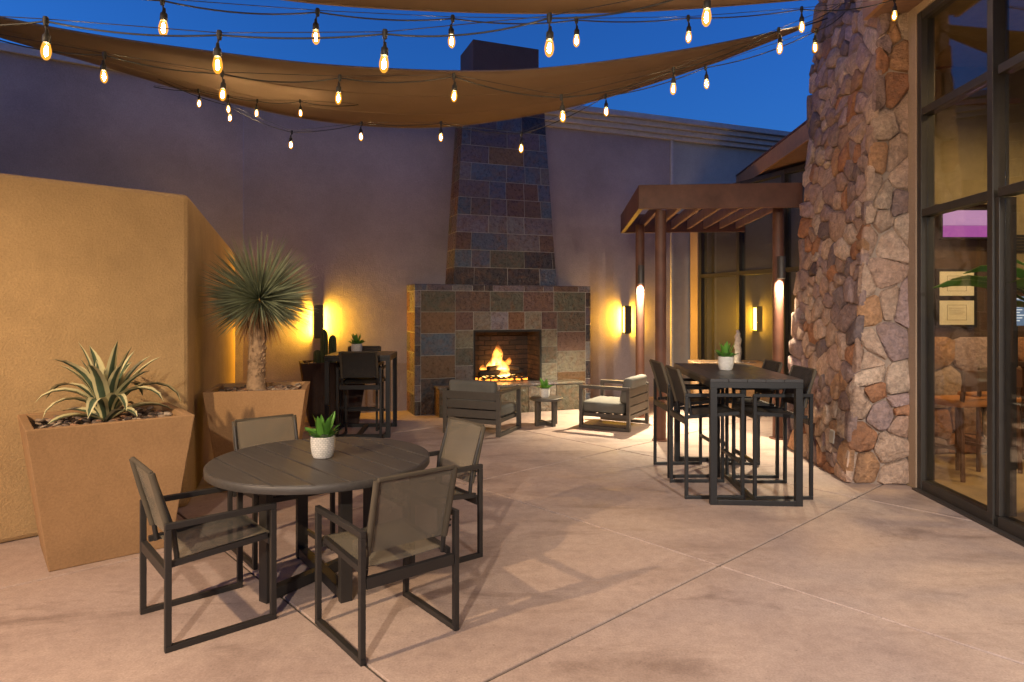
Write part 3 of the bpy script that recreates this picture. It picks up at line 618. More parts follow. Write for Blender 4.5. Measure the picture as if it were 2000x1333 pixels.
for c_, nm in BT: M[nm+'_bottle'] = m_plain(nm+'_bottle', c_, .12)
for k in range(9):
    o = MB().lathe([(0, 0), (.036, 0), (.038, .02), (.038, .17), (.015, .22), (.014, .28), (0, .281)], 14).build('bottle', BT[k % 4][1]+'_bottle', None, True); o.location = (5.66+k*.105, 6.95+.05*(k % 2), 1.084)
    tag(o, BT[k % 4][1]+' glass bottle, '+('first', 'second', 'third', 'fourth', 'fifth', 'sixth', 'seventh', 'eighth', 'ninth')[k]+' from the left on the indoor bar counter', 'bottle', 'bottles on the bar counter')
def ceil_lamp(x, y, pw, lb):
    t = thing('ceiling_lamp', lb, 'lamp', (x, y, 4.38))
    MB().lathe([(0, .02), (.16, .02), (.16, -.04), (.15, -.045)], 24).build('housing', 'lampmetal', t, True); MB().lathe([(.149, -.03), (0, -.03)], 24).build('lens', 'lamp', t)
    light('lamp_beam', 'SPOT', (0, 0, -.06), pw, (1, .66, .3), t, .1, (0, 0, -2), 150, .5)
ceil_lamp(5.0, 5.6, 400, 'round ceiling lamp inside near the stone ledge'); ceil_lamp(6.6, 4.5, 380, 'round ceiling lamp deeper inside the restaurant'); ceil_lamp(5.0, 2.0, 220, 'round ceiling lamp inside near the front doors')

# ------------------------------------------------------------------ leaves
def blade(base, az, L, w, el0, el1, segs=7, fold=.25, name='leaf', mat='agave', parent=None, twist=0, prof=None):
    """arching leaf: elevation goes from el0 to el1 along its length"""
    p = Vector(base); d2 = Vector((math.cos(az), math.sin(az), 0)); side = Vector((-d2.y, d2.x, 0)); mb = MB(); uv = []
    for i in range(segs+1):
        t = i/segs; el = el0+(el1-el0)*t**1.3; d = d2*math.cos(el)+Vector((0, 0, math.sin(el))); nrm = Vector((0, 0, 1))*math.cos(el)-d2*math.sin(el)
        ww = w*(prof(t) if prof else (1-t**2.2)*(.75+.5*min(1, t*3)))
        sd = (side*math.cos(twist*t)+nrm*math.sin(twist*t))
        for k, u in enumerate((-1, -.5, 0, .5, 1)):
            mb.v.append(p+sd*ww/2*u+nrm*(abs(u)*ww*fold)); uv.append(((u+1)/2, t))
        if i < segs: p = p+d*L/segs
    for i in range(segs):
        for k in range(4): a = i*5+k; mb.f.append((a, a+1, a+6, a+5))
    return mb.build(name, mat, parent, True, uvf=uv)
def make_planter(name, label, mat, ctr, ang, tw_, td, bw_, bd, h):
    t = thing(name, label, 'planter', ctr, ang); rim = .05
    o = [(-bw_/2, -bd/2, 0), (bw_/2, -bd/2, 0), (bw_/2, bd/2, 0), (-bw_/2, bd/2, 0), (-tw_/2, -td/2, h), (tw_/2, -td/2, h), (tw_/2, td/2, h), (-tw_/2, td/2, h)]
    i_ = [(-tw_/2+rim, -td/2+rim, h), (tw_/2-rim, -td/2+rim, h), (tw_/2-rim, td/2-rim, h), (-tw_/2+rim, td/2-rim, h)]; b_ = [(x*.97, y*.97, h-.1) for x, y, z in i_]
    MB().add(o+i_+b_, [(3, 2, 1, 0), (0, 1, 5, 4), (1, 2, 6, 5), (2, 3, 7, 6), (3, 0, 4, 7), (4, 5, 9, 8), (5, 6, 10, 9), (6, 7, 11, 10), (7, 4, 8, 11), (8, 9, 13, 12), (9, 10, 14, 13), (10, 11, 15, 14), (11, 8, 12, 15), (12, 13, 14, 15)]).build('tapered_box', mat, t, bevel=.006)
    MB().box(-tw_/2+rim*1.4, tw_/2-rim*1.4, -td/2+rim*1.4, td/2-rim*1.4, h-.09, h-.045).build('soil', 'soil', t)
    rnd = random.Random(len(label)); nst = 150
    base = []
    for s in range(4):
        r = random.Random(s); mb = MB(); mb.lathe([(0, -.5), (.55, -.42), (.95, -.1), (.9, .25), (.5, .48), (0, .52)], 7)
        me = bpy.data.meshes.new('rock'); me.from_pydata([(v.x*r.uniform(.85, 1.15), v.y*r.uniform(.85, 1.15), v.z) for v in mb.v], [], mb.f); me.materials.append(M['rock'])
        for p in me.polygons: p.use_smooth = True
        base.append(me)
    for k in range(nst):
        s = rnd.uniform(.014, .032); c = bpy.data.objects.new('rock', rnd.choice(base)); COL.objects.link(c); c.parent = t
        c.location = (rnd.uniform(-tw_/2+rim*1.9, tw_/2-rim*1.9), rnd.uniform(-td/2+rim*1.9, td/2-rim*1.9), h-.045+s*.25+rnd.uniform(0, .02)); c.scale = (s*rnd.uniform(.9, 1.5), s, s*.75); c.rotation_euler = (rnd.uniform(-.4, .4), rnd.uniform(-.4, .4), rnd.uniform(0, 6.3))
        v = rnd.choice(((.32, .24, .17), (.2, .14, .1), (.42, .35, .28), (.12, .09, .075), (.3, .16, .09))); c.color = (*v, 1)
    return t
p1 = make_planter('tapered_planter', 'large tan tapered planter holding the agave, nearest the viewer', 'planter', (-2.83, 4.53, .001), R(40), .95, .80, .70, .58, .92); p1['group'] = 'tapered planters'
p2 = make_planter('tapered_planter', 'large tan tapered planter holding the yucca', 'planter', (-2.40, 6.2, .001), R(14), .87, .74, .62, .54, .92); p2['group'] = 'tapered planters'
p3 = make_planter('tapered_planter', 'dark brown tapered planter with cactus behind the far bar table', 'dplanter', (-2.62, 9.52, .001), R(21), .93, .6, .68, .45, .9); p3['group'] = 'tapered planters'
p4 = make_planter('tapered_planter', 'tan tapered planter with pale cactus under the pergola window', 'planter', (3.42, 10.35, .001), R(-6), 1.12, .62, .85, .5, .83); p4['group'] = 'tapered planters'
# agave
ag = thing('agave', 'variegated agave with cream edged arching leaves in the near planter', 'plant', (-2.83, 4.53, .88))
rnd = random.Random(21)
def agprof(t): return (.55+.9*min(1, t*2.2))*(1-t)**.55 if t > .25 else .62+.62*t
leafspec = []
for k in range(8): leafspec.append((k*45+10, .46, 84, 66))
for k in range(10): leafspec.append((k*36+25, .5, 75, 14))
for k in range(9): leafspec.append((k*40+5, .5, 66, -78))
for k in range(5): leafspec.append((k*72+33, .34, 30, -30))
for az, L, e0, e1 in leafspec:
    az += rnd.uniform(-10, 10); L *= rnd.uniform(.95, 1.28)
    lf = blade((.03*math.cos(R(az)), .03*math.sin(R(az)), 0), R(az), L, .088*rnd.uniform(.85, 1.15), R(e0+rnd.uniform(-6, 6)), R(e1+rnd.uniform(-14, 14)), 8, .22, 'leaf', 'agave', ag, rnd.uniform(-.3, .3), agprof)
# yucca
yu = thing('yucca', 'spherical blue green yucca with shaggy trunk in the middle planter', 'plant', (-2.44, 6.2, .86))
tp = [(0, 0, 0), (.0, 0, .2), (.01, .0, .45), (.02, 0, .7), (.03, 0, .88)]
tb = MB().tube(tp, [.092, .078, .074, .078, .06], 14); rnd = random.Random(4)
for k in range(260):                                      # leaf-base scales on the trunk
    z = rnd.uniform(.02, .8); a = rnd.uniform(0, 6.28); r = .074; c = Vector((.02*z/.7+r*math.cos(a), r*math.sin(a), z)); o = Vector((math.cos(a), math.sin(a), 0)); s_ = Vector((-o.y, o.x, 0))*.013
    tb.add([c-s_, c+s_, c+o*.016+Vector((0, 0, .03)), c-o*.004+Vector((0, 0, .035))], [(0, 1, 2), (0, 2, 3)])
tb.build('trunk', 'trunk', yu, True)
cr = MB(); cuv = []
def sliver(mb, uv, o, d, L, w, droop):
    d = Vector(d).normalized(); s_ = d.cross(Vector((rnd.uniform(-1, 1), rnd.uniform(-1, 1), rnd.uniform(-.3, .3)))).normalized()*w/2; b = len(mb.v); p = Vector(o)
    for i in range(4):
        t = i/3; k = (.7, 1, .75, .06)[i]; mb.v += [p-s_*k, p+s_*k]; uv += [(0.3, t), (.7, t)]; p = p+(d+Vector((0, 0, -droop*t))).normalized()*L/3
    for i in range(3): mb.f.append((b+2*i, b+2*i+1, b+2*i+3, b+2*i+2))
for k in range(620):
    z = 1-1.66*((k+.5)/620); a = k*2.399963+rnd.uniform(-.1, .1); r = math.sqrt(max(0, 1-z*z)); d = Vector((r*math.cos(a), r*math.sin(a), z))
    L = (.49+.12*max(0, z))*rnd.uniform(.8, 1.06); sliver(cr, cuv, Vector((.03, 0, .89))+d*.05, d, L, .0155, .06 if z > 0 else .16)
cw = cr.build('crown', 'yucca', yu, uvf=cuv); cw['kind'] = 'stuff'
dr = MB(); duv = []
for k in range(190):
    a = rnd.uniform(0, 6.28); d = Vector((math.cos(a)*rnd.uniform(.1, .55), math.sin(a)*rnd.uniform(.1, .55), -1)); sliver(dr, duv, (.03+.06*math.cos(a), .06*math.sin(a), .84+rnd.uniform(-.04, .04)), d, rnd.uniform(.2, .42), .011, .2)
dk = dr.build('dry_skirt', 'dry', yu, uvf=duv); dk['kind'] = 'stuff'
# cacti
def cactus_col(mb, x, y, r, h, ribs=9):
    base = len(mb.v); n = ribs*4; lv = [0, .3, .7, .88, .96, 1]
    for t in lv:
        k = 1 if t < .8 else math.sqrt(max(.02, 1-((t-.8)/.2)**2))
        for i in range(n): a = 2*math.pi*i/n; rr = r*k*(1+.13*math.cos(a*ribs)); mb.v.append(Vector((x+rr*math.cos(a), y+rr*math.sin(a), h*t)))
    for j in range(len(lv)-1):
        for i in range(n): mb.f.append((base+j*n+i, base+j*n+(i+1) % n, base+(j+1)*n+(i+1) % n, base+(j+1)*n+i))
    mb.f.append(tuple(base+(len(lv)-1)*n+i for i in range(n)))
cc = thing('column_cactus', 'two green column cactus stems in the dark planter', 'cactus', (-2.73, 9.45, .85))
for x, h in ((0, .52), (.11, .44), (-.1, .22)):
    mb = MB(); cactus_col(mb, x, .04*(x > 0), .05, h); mb.build('stem', 'cactus', cc, True)
wc = tag(None, '', '') if False else thing('pale_cactus', 'pale woolly column cactus in the planter before the window', 'cactus', (3.58, 10.3, .78))
mb = MB(); pts = [(random.uniform(-.01, .01), random.uniform(-.01, .01), z*.05) for z in range(12)]; mb.tube(pts, [.05*random.uniform(.85, 1.12)*(1 if i < 10 else .7-.25*(i-10)) for i in range(12)], 12); mb.build('stem', 'wcactus', wc, True)
for k in range(12):
    a = k*2.4; MB().lathe([(.0, 0), (.03, .01), (.035, .03), (0, .05)], 8, (.09*math.cos(a)*(1+k*.15)-.1, .07*math.sin(a), .0)).build('pup', 'wcactus', wc, True)
# potted plants on the tables
def make_pot():
    t = thing('potted_plant', '', 'plant')
    n = 28; prof = [(0, 0), (.056, 0), (.066, .02), (.073, .06), (.074, .125), (.068, .13), (.064, .125), (.064, .105), (0, .104)]
    mb = MB().lathe(prof, n); mb.build('pot', 'pot', t, True, uvf=[(k/n, z/.13) for r, z in prof for k in range(n)])
    rnd = random.Random(8)
    for k in range(26):
        az = k*137.5+rnd.uniform(-15, 15); up_ = k < 8
        blade((.025*math.cos(R(az)), .025*math.sin(R(az)), .1), R(az), rnd.uniform(.13, .19) if up_ else rnd.uniform(.10, .14), rnd.uniform(.045, .058), R(rnd.uniform(70, 86) if up_ else rnd.uniform(35, 62)), R(rnd.uniform(60, 85) if up_ else rnd.uniform(5, 35)), 6, .12, 'leaf', 'sansev', t, rnd.uniform(-.6, .6), lambda u: (.5+1.2*u)*(1-u)**.7*1.25 if u < 1 else 0)
    return t
pot0 = make_pot(); used = []
TOPZ = .74
for loc, rz, lb in (((-1.17, 4.02, TOPZ+.002), 0, 'small leafy plant in white woven pot on the round table'), ((2.08, 6.32, 1.069), 70, 'small leafy plant in white pot on the long bar table'), ((.47, 9.3, .402), 160, 'small leafy plant in white pot on the low side table'), ((-2.08, 8.7, 1.069), 230, 'small leafy plant in white pot on the far bar table')):
    place(pot0, used, loc, R(rz), lb, 'small potted plants on the tables')
# indoor plant in the black planter
ip = thing('indoor_plant', 'broad leaved plant in tall black planter just inside the glass', 'plant', (4.32, 5.0, .013))
MB().lathe([(0, 0), (.17, 0), (.32, .76), (.29, .76), (.28, .7), (0, .69)], 28).build('planter_pot', 'black', ip, True)
MB().tube([(0, 0, .68), (0, .02, 1.62)], [.03, .02], 8).build('stem', 'cactus', ip, True)
for az, L, e0, e1 in ((150, .95, 70, -25), (105, .9, 75, 0), (60, .9, 80, 20), (190, .8, 60, -20), (240, .9, 65, -20), (300, .8, 70, 0), (20, .8, 60, -10), (125, .6, 50, -35), (120, 1.1, 52, -28), (136, 1.05, 46, -18), (98, 1.0, 55, -20)):
    blade((0, 0, 1.45), R(az), L, .26, R(e0), R(e1), 8, .12, 'leaf', 'banana', ip, .3, lambda u: max(.06, math.sin(math.pi*min(1, max(0, (u-.3)/.7)))**.7) if u > .3 else .06)

# ------------------------------------------------------------------ furniture
def rectframe(mb, x, y0, y1, z0, z1, w, h):               # closed rectangle in the y-z plane at x
    mb.box(x-w/2, x+w/2, y0, y1, z0, z0+h); mb.box(x-w/2, x+w/2, y0, y1, z1-h, z1)
    mb.box(x-w/2, x+w/2, y0, y0+h, z0+h, z1-h); mb.box(x-w/2, x+w/2, y1-h, y1, z0+h, z1-h)
def sling(pts, x0, x1, sag, th, name, mat, parent, n=6):
    """cloth between two rails along the profile pts (y, z)"""
    mb = MB(); L = len(pts)
    for side in (0, 1):
        for i, (y, z) in enumerate(pts):
            a = Vector(pts[min(i+1, L-1)])-Vector(pts[max(i-1, 0)]); nn = Vector((-a.y, a.x)).normalized()
            for k in range(n+1):
                u = k/n; s = sag*4*u*(1-u)*math.sin(math.pi*(.15+.7*i/(L-1))); o = -s+(0 if side else -th); mb.v.append(Vector((x0+(x1-x0)*u, y+nn.x*o, z+nn.y*o)))
    N = n+1
    for i in range(L-1):
        for k in range(n):
            a = i*N+k; mb.f.append((a, a+1, a+N+1, a+N)); b = a+L*N; mb.f.append((b, b+N, b+N+1, b+1))
    for i in range(L-1):
        for k in (0, n): a = i*N+k; mb.f.append((a, a+N, a+N+L*N, a+L*N))
    for i in (0, L-1):
        for k in range(n): a = i*N+k; mb.f.append((a, a+1, a+1+L*N, a+L*N))
    return mb.build(name, mat, parent, True)
def make_sling_chair(name, seat_z, arm_z, back_z, metal, cloth, W2, D0, D1, foot=None):
    """faces +y; rear at D0 (negative), front at D1"""
    t = thing(name, '', 'chair'); t_ = .034
    for sx in (-1, 1):
        mb = MB(); rectframe(mb, sx*W2, D0, D1, 0, arm_z, .028, .03); mb.build('side_frame', metal, t, bevel=.003)
        MB().beam((sx*(W2-.03), D0+.036, seat_z-.05), (sx*(W2-.03), D1-.036, seat_z-.015), .022, .03).build('seat_rail', metal, t)
        by, bz = D0+.07, seat_z-.06
        MB().tube([(sx*(W2-.045), by, bz), (sx*(W2-.045), by-.02, seat_z+.1), (sx*(W2-.045), D0-.045, back_z)], .013, 8).build('back_tube', metal, t, True)
        for z in (.08, .11): MB().tube([(sx*(W2-.03), by-.026-z*.12, seat_z+z), (sx*(W2-.018), by-.026-z*.12, seat_z+z)], .006, 6).build('bolt', 'wire', t)
    MB().box(-W2+.018, W2-.018, D0+.002, D0+.032, seat_z-.115, seat_z-.06).build('rear_rail', metal, t, bevel=.003)
    MB().box(-W2+.018, W2-.018, D1-.034, D1-.004, seat_z-.06, seat_z-.025).build('front_rail', metal, t, bevel=.003)
    sling([(D0+.09, seat_z-.04), (D0+.2, seat_z-.042), (0, seat_z-.03), (D1-.12, seat_z-.012), (D1-.02, seat_z), (D1+.004, seat_z-.018)], -W2+.03, W2-.03, .012, .004, 'seat', cloth, t)
    bk_ = [(D0+.058, seat_z+.03), (D0+.035, seat_z+.12), (D0+.005, seat_z+.22), (D0-.045, back_z)]
    bo = sling(bk_, W2-.04, -W2+.04, .015, .004, 'backrest', cloth, t)
    MB().beam((-W2+.05, D0-.046, back_z+.002), (W2-.05, D0-.046, back_z+.002), .02, .02).build('top_hem', 'hem', t, bevel=.006)
    for sx in (-1, 1): MB().tube([(sx*(W2-.045), D0+.052, seat_z+.03), (sx*(W2-.045), D0+.0, seat_z+.22), (sx*(W2-.045), D0-.046, back_z)], .016, 8).build('side_hem', 'hem', t, True)
    if foot: MB().box(-W2+.018, W2-.018, D1-.034, D1-.004, foot, foot+.03).build('footrest', metal, t, bevel=.003)
    return t
dc = make_sling_chair('dining_chair', .46, .62, .86, 'metal', 'sling', .262, -.27, .27); used = []
def face(v): return math.atan2(v[1], v[0])-R(90)
for loc, fa, lb in (((-1.64, 3.50, 0), 41, 'taupe sling chair left of the round table beside the agave planter'), ((-.655, 3.385, 0), 129, 'taupe sling chair nearest the viewer with its back to the camera'),
                    ((-.575, 4.40, 0), 217, 'taupe sling chair on the fireplace side of the round table, right of its plant'), ((-1.60, 4.50, 0), -50, 'taupe sling chair behind the round table before the yucca planter')):
    place(dc, used, loc, R(fa-90), lb, 'sling chairs round the round table')
bc = make_sling_chair('bar_chair', .76, .92, 1.12, 'charcoal', 'dsling', .27, -.27, .25, .3); used = []
for loc, fa, lb in (((1.78, 5.95, 0), 0, 'dark bar chair left of the long bar table, nearer one'), ((1.79, 6.67, 0), 2, 'dark bar chair left of the long bar table, farther one by the post'),
                    ((2.35, 5.93, 0), 180, 'dark bar chair right of the long bar table, nearer one by the stone pillar'), ((2.36, 6.66, 0), 178, 'dark bar chair right of the long bar table, farther one'),
                    ((-1.94, 8.46, 0), 92, 'bar chair with its back to the viewer at the far bar table'), ((-2.12, 9.08, 0), 272, 'bar chair on the wall side of the far bar table')):
    place(bc, used, loc, R(fa-90), lb, 'bar chairs')
# round table
rt = thing('round_table', 'round dark slatted dining table with crossed frame base', 'table', (-1.175, 4.015, 0))
RT = .652; pd = R(-47); npk = 8; pw = 2*RT/npk
for k in range(npk):
    a0, a1 = -RT+k*pw+.007, -RT+(k+1)*pw-.007; lo = []; hi = []
    ns = 10
    for i in range(ns+1):
        y = a0+(a1-a0)*i/ns; x = math.sqrt(max(0, RT*RT-y*y)); lo.append((-x, y)); hi.append((x, y))
    loop = lo+hi[::-1]; loop = [p for i, p in enumerate(loop) if math.dist(p, loop[i-1]) > 1e-5]; n = len(loop)
    mb = MB().add([(x, y, TOPZ-.045) for x, y in loop]+[(x, y, TOPZ) for x, y in loop], [tuple(range(n))[::-1], tuple(range(n, 2*n))]+[(i, (i+1) % n, n+(i+1) % n, n+i) for i in range(n)])
    o = mb.build('slat', 'top', rt, bevel=.003); o.rotation_euler = (0, 0, pd)
MB().lathe([(.5, TOPZ-.047), (.56, TOPZ-.047), (.56, TOPZ-.065), (.5, TOPZ-.065), (.5, TOPZ-.047)], 64).build('apron_ring', 'metal', rt, True)
MB().lathe([(RT-.003, TOPZ-.046), (RT+.007, TOPZ-.046), (RT+.009, TOPZ-.043), (RT+.009, TOPZ-.006), (RT+.006, TOPZ-.003), (RT-.003, TOPZ-.003)], 72).build('rim_band', 'top', rt, True)
MB().lathe([(0, TOPZ-.0455), (.63, TOPZ-.0455), (.63, TOPZ-.0468), (0, TOPZ-.0468)], 48).build('gap_shade_disc', 'dark', rt)  # black disc added under the slats so the gaps read as shade
for az in (57, 125):
    d = Vector((math.cos(R(az)), math.sin(R(az)), 0)); z0 = 0 if az == 57 else .0
    for s in (-1, 1): MB().beam(d*s*.40+Vector((0, 0, 0)), d*s*.40+Vector((0, 0, TOPZ-.066)), .07, .045, d).build('leg', 'metal', rt, bevel=.003)
    dz = .0 if az == 57 else .003
    MB().beam(d*-.376+Vector((0, 0, .035+dz)), d*.376+Vector((0, 0, .035+dz)), .06, .06).build('floor_bar', 'metal', rt, bevel=.003)
    MB().beam(d*-.376+Vector((0, 0, TOPZ-.1+dz)), d*.376+Vector((0, 0, TOPZ-.1+dz)), .06, .05).build('top_bar', 'metal', rt, bevel=.003)
# bar tables
def make_bar_table(loc, rz, L, Wd, label):
    t = thing('bar_table', label, 'table', loc, rz, 'bar tables'); h = 1.067; w2 = Wd/2      # local: near end at y=0, runs to y=L
    n = 5; pw = (Wd-.0)/n
    for k in range(n): MB().box(-w2+k*pw+.0015, -w2+(k+1)*pw-.0015, 0, L, h-.025, h).build('slat', 'btop', t, bevel=.002)
    MB().box(-w2+.002, w2-.002, .002, .03, h-.075, h-.026).build('apron', 'charcoal', t); MB().box(-w2+.002, w2-.002, L-.03, L-.002, h-.075, h-.026).build('apron', 'charcoal', t)
    for s in (-1, 1):
        MB().box(min(s*(w2-.002), s*(w2-.03)), max(s*(w2-.002), s*(w2-.03)), .031, L-.031, h-.074, h-.026).build('apron', 'charcoal', t)
        for y in (.003, L-.058): MB().box(min(s*(w2-.003), s*(w2-.06)), max(s*(w2-.003), s*(w2-.06)), y, y+.055, 0, h-.077).build('leg', 'charcoal', t, bevel=.002)
    for y in (.004, L-.057): MB().box(-w2+.061, w2-.061, y, y+.053, 0, .045).build('floor_bar', 'charcoal', t, bevel=.002)
    MB().box(-.025, .025, .058, L-.058, .002, .043).build('stretcher', 'charcoal', t, bevel=.002)
    return t
make_bar_table((2.06, 5.47, 0), R(-3.5), 1.65, .77, 'long charcoal bar table beside the stone pillar')
make_bar_table((-1.99, 8.36, 0), R(4), .86, .84, 'square bar table left of the fireplace')
# lounge chairs
def make_lounge():
    t = thing('lounge_chair', '', 'armchair'); w2, d2, h = .39, .37, .6
    for s in (-1, 1):
        mb = MB(); rectframe(mb, s*w2, -d2, d2, 0, h, .06, .045); mb.build('side_frame', 'lounge', t, bevel=.004)
    for k in range(3): MB().box(-w2+.031, w2-.031, -d2+.004, -d2+.03, .23+k*.12, .335+k*.12).build('back_slat', 'lounge', t, bevel=.004)
    MB().box(-w2+.031, w2-.031, -d2+.002, -d2+.044, .16, .215).build('rear_rail', 'lounge', t, bevel=.003); MB().box(-w2+.031, w2-.031, d2-.044, d2-.002, .16, .215).build('front_rail', 'lounge', t, bevel=.003)
    for s in (-1, 1): MB().box(min(s*(w2-.031), s*(w2-.06)), max(s*(w2-.031), s*(w2-.06)), -d2+.046, d2-.046, .162, .212).build('side_rail', 'lounge', t)
    for k in range(5): MB().box(-w2+.062, w2-.062, -.28+k*.12, -.22+k*.12, .19, .21).build('seat_slat', 'lounge', t)
    b = MB().box(-w2+.04, w2-.04, -d2+.1, d2+.01, .217, .365).build('seat_cushion', 'cushion', t, True, bevel=.04); b.modifiers[0].segments = 4
    c = MB().hexa([(-w2+.045, -d2+.035, .367), (w2-.045, -d2+.035, .367), (w2-.045, -d2+.19, .367), (-w2+.045, -d2+.19, .367), (-w2+.045, -d2-.01, .72), (w2-.045, -d2-.01, .72), (w2-.045, -d2+.12, .72), (-w2+.045, -d2+.12, .72)]).build('back_cushion', 'cushion', t, True, bevel=.05); c.modifiers[0].segments = 4
    return t
lc = make_lounge(); used = []
place(lc, used, (-.40, 8.90, 0), R(67-90), 'low lounge armchair with its slatted back to the viewer, before the fire', 'lounge armchairs by the fireplace')
place(lc, used, (1.47, 9.30, 0), R(150-90), 'low lounge armchair beside the pergola post, facing left toward the fire', 'lounge armchairs by the fireplace')
stb = thing('side_table', 'low round side table between the two lounge armchairs', 'table', (.49, 9.33, 0))
MB().lathe([(0, .362), (.235, .362), (.24, .367), (.24, .395), (.235, .4), (0, .4)], 40).build('table_top', 'lounge', stb)
for az in (35, 125):
    d = Vector((math.cos(R(az)), math.sin(R(az)), 0))
    for s in (-1, 1): MB().beam(d*s*.17, d*s*.17+Vector((0, 0, .36)), .05, .04, d).build('leg', 'lounge', stb, bevel=.003)
    MB().beam(d*-.149+Vector((0, 0, .03+(az == 35)*.003)), d*.149+Vector((0, 0, .03+(az == 35)*.003)), .045, .05).build('floor_bar', 'lounge', stb)

# ------------------------------------------------------------------ shade sails
def spline(pts, n):
    pts = [Vector(p) for p in pts]; out = []; m = len(pts)-1
    for i in range(n+1):
        t = i/n*m; k = min(int(t), m-1); f = t-k; p0, p1, p2, p3 = pts[max(k-1, 0)], pts[k], pts[k+1], pts[min(k+2, m)]
        out.append(.5*((2*p1)+(-p0+p2)*f+(2*p0-5*p1+4*p2-p3)*f*f+(-p0+3*p1-3*p2+p3)*f**3))
    return out
def make_sail(label, e1, e2, anchors, n=48, m=8):
    t = thing('shade_sail', label, 'shade sail', group='shade sails'); a, b = spline(e1, n), spline(e2, n); mb = MB()
    for i in range(n+1):
        for j in range(m+1):
            u = j/m; p = a[i].lerp(b[i], u); p = p+Vector((0, 0, -.05*4*u*(1-u)*min(1, (a[i]-b[i]).length))); mb.v.append(p)
    for i in range(n):
        for j in range(m): k = i*(m+1)+j; mb.f.append((k, k+1, k+m+2, k+m+1))
    o = mb.build('cloth', 'sail', t, True); s = o.modifiers.new('Solidify', 'SOLIDIFY'); s.thickness = .004; s.offset = 0
    for u in (.3, .62): MB().tube([a[i].lerp(b[i], u)+Vector((0, 0, -.05*4*u*(1-u)*min(1, (a[i]-b[i]).length)-.003)) for i in range(n+1)], .006, 5).build('seam', 'sail', t, True)
    for e in (a, b): MB().tube(e, .012, 6).build('edge_hem', 'sail', t, True)
    for p, q in anchors: MB().tube([p, q], .008, 6).build('anchor_cable', 'wire', t)
ap = P(1568, 52, 7.3)
make_sail('brown shade sail sagging across the picture in front of the chimney',
    [P(-420, -70, 4.9), P(-200, -10, 5.3), P(0, 35, 5.6), P(200, 72, 5.9), P(420, 103, 6.1), P(640, 128, 6.3), P(900, 140, 6.4), P(1100, 131, 6.55), P(1350, 96, 6.95), ap],
    [P(-250, -30, 6.4), P(-120, 25, 6.7), P(0, 72, 7.0), P(200, 128, 7.6), P(420, 193, 8.2), P(640, 238, 8.7), P(860, 248, 8.85), P(1100, 212, 8.4), P(1350, 138, 7.7), ap+Vector((0, .02, -.01))],
    [(ap, Vector((3.57, 7.35, 4.95))), (P(-250, -30, 6.4), P(-420, -90, 6.6))])
ap2 = P(1600, -4, 6.25)
make_sail('brown shade sail overhead crossing the top edge of the picture',
    [P(-100, -150, 4.3), P(250, -50, 4.6), P(570, 0, 4.9), P(800, 18, 5.2), P(1050, 25, 5.5), P(1300, 19, 5.85), ap2],
    [Vector((-3.6, .6, 4.3)), Vector((-2.4, .5, 4.15)), Vector((-1.0, .6, 4.05)), Vector((.3, 1.2, 4.0)), Vector((1.4, 2.5, 4.05)), Vector((2.4, 4.3, 4.25)), ap2+Vector((0, -.02, -.01))],
    [(ap2, Vector((3.5, 6.28, 4.75)))])

# ------------------------------------------------------------------ festoon lights
def bulb_meshes():
    g_ = MB().lathe([(.012, .034), (.0165, .024), (.0215, .0), (.0218, -.014), (.017, -.034), (.008, -.045), (0, -.048)], 14)
    f_ = MB().lathe([(0, .02), (.005, .014), (.0085, -.005), (.0075, -.022), (0, -.032)], 8)
    s_ = MB().lathe([(0, .095), (.007, .094), (.009, .074), (.0165, .066), (.018, .034), (.0145, .03), (0, .03)], 12)
    return g_, f_, s_
gB, fB, sB = bulb_meshes()
def mk(mb, name, mat):
    me = bpy.data.meshes.new(name); me.from_pydata([tuple(v) for v in mb.v], [], mb.f); me.materials.append(M[mat])
    for p in me.polygons: p.use_smooth = True
    return me
meG, meF, meS = mk(gB, 'bulb', 'bulb'), mk(fB, 'filament', 'filament'), mk(sB, 'socket', 'cable')
def festoon(label, bulbs, start, end, lead=.13, scale=1.0, world=False):
    t = thing('string_light', label, 'string light', group='strings of bulbs overhead'); js = []
    for px, py, Y in bulbs:
        c = Vector((px, py, Y)) if world else P(px, py, Y)+Vector((0, 0, .012)); j = c+Vector((random.uniform(-.01, .01), 0, lead*scale)); js.append(j)
        sw = (random.uniform(-.06, .06), random.uniform(-.06, .06), 0)
        b = bpy.data.objects.new('bulb', meG); COL.objects.link(b); b.parent = t; b.location = c; b.rotation_euler = sw; b.scale = (scale,)*3
        for nm, me in (('filament', meF), ('socket', meS)):
            o = bpy.data.objects.new(nm, me); COL.objects.link(o); o.parent = b
        MB().tube([j, c+Vector((0, 0, .09*scale))], .0045, 6).build('drop_lead', 'cable', t)
        MB().lathe([(0, .022), (.011, .02), (.014, 0), (.009, -.022), (0, -.024)], 8, j).build('tee_joint', 'cable', t, True)
    path = [Vector(start)]+js+[Vector(end)]; pts = []
    for i in range(len(path)-1):
        sag = random.uniform(.018, .045)*min(1, (path[i+1]-path[i]).length/.8)
        for k in range(10): u = k/10; pts.append(path[i].lerp(path[i+1], u)+Vector((0, 0, -sag*4*u*(1-u))))
    pts.append(path[-1]); MB().tube(pts, .0042, 6).build('cable', 'cable', t, True)
    w = [p+Vector((0, .01, .014)) for p in path]; MB().tube(w, .0022, 5).build('support_wire', 'wire', t)
def lerpY(xs, y0, y1): n = len(xs); return [(x, y, y0+(y1-y0)*i/(n-1)) for i, (x, y) in enumerate(xs)]
festoon('nearest string of large bulbs crossing left to right at the top', lerpY([(-2, 44), (90, 103), (425, 130), (750, 128), (1073, 97), (1380, 37)][1:], 2.95, 2.95), P(-300, 20, 2.95), P(1760, -120, 3.2))
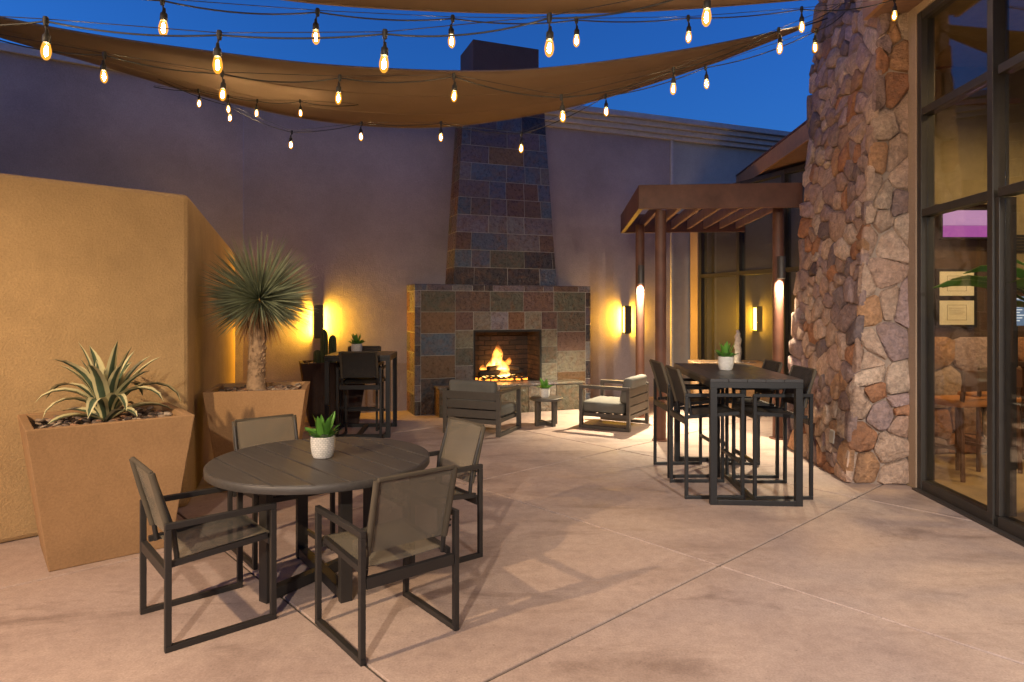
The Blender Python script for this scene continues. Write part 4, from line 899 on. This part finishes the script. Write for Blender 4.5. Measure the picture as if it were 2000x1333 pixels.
festoon('upper string of bulbs ending at the top of the stone pillar', lerpY([(265, -3)], 3.1, 3.1) if False else lerpY([(30, -2), (319, 58), (617, 75), (882, 83), (1126, 82), (1345, 75), (1566, 55), (1747, 33)][1:], 3.2, 5.3), P(30, -60, 3.1), P(1796, -20, 5.9))
festoon('string of bulbs in front of the sail, sagging then rising to the pillar', lerpY([(203, 152), (435, 187), (661, 194), (887, 190), (1099, 230), (1315, 176), (1523, 97)], 4.1, 4.8), P(-60, 60, 4.0), P(1640, 10, 6.0))
festoon('string of bulbs hanging along the lower edge of the long sail', [(449, 232, 7.3), (568, 285, 6.9), (705, 269, 6.6), (861, 270, 6.3), (1018, 292, 6.0), (1184, 220, 5.7), (1380, 166, 5.4), (1592, 95, 5.3)], P(300, 150, 7.5), P(1650, 25, 6.0))
festoon('string of bulbs crossing overhead behind the viewer', [(-2.6, .3, 3.2), (-1.7, .6, 3.15), (-.8, .7, 3.12), (.1, .8, 3.12), (1.0, .8, 3.15), (1.9, .7, 3.2), (2.8, .5, 3.3)], (-3.6, .2, 3.6), (3.7, .4, 4.2), world=True)
festoon('string of bulbs overhead between the viewer and the near string', [(-2.9, 1.9, 3.3), (-2.0, 1.7, 3.25), (-1.1, 1.6, 3.22), (1.3, 1.7, 3.3), (2.1, 1.9, 3.3), (2.9, 2.2, 3.4)], (-3.8, 2.1, 3.7), (3.6, 2.6, 4.2), world=True)
festoon('far string of small bulbs just under the left part of the sail', [(389, 204, 6.9), (446, 215, 7.05), (501, 223, 7.15), (587, 223, 7.3)], P(300, 170, 6.8), P(700, 205, 7.5))

# ------------------------------------------------------------------ patio flood lamps behind the viewer (two cast the chair shadows, the third is added fill)
def flood(x, y, z, aim, pw, spot, label, col):
    t = thing('flood_lamp', label, 'lamp', (x, y, 0), 0, 'flood lamps on poles behind the viewer')
    MB().tube([(0, 0, 0), (0, 0, z+.1)], .035, 12).build('pole', 'lampmetal', t, True); MB().lathe([(0, 0), (.12, 0), (.12, .015), (0, .015)], 20).build('foot_plate', 'lampmetal', t)
    d = (Vector(aim)-Vector((x, y, z))).normalized(); q = Vector((0, 0, z)); MB().tube([q+d*.02, q+d*.16], [.05, .09], 16, False).build('shade', 'lampmetal', t, True)
    MB().tube([q+d*.11, q+d*.115], .06, 16).build('lens', 'lamp', t)
    light('flood_beam', 'SPOT', q+d*.17, pw, col, t, .06, q+d*2, spot, .7 if spot > 70 else 1.0)
flood(-4.1, .4, 3.6, (-2.3, 3.6, .3), 1180, 84, 'pole flood lamp at left lighting the tan wall', (1, .70, .40))
flood(-1.2, -1.6, 3.3, (.6, 2.8, 0), 900, 92, 'pole flood lamp behind the viewer lighting the round table', (1, .82, .62))
flood(2.9, -1.6, 3.5, (2.3, 4.8, .4), 1500, 56, 'added fill lamp on a pole behind the viewer at right, brightening the stone pillar', (1, .92, .81))  # unseen lamp added as fill to brighten the right-hand floor and pillar
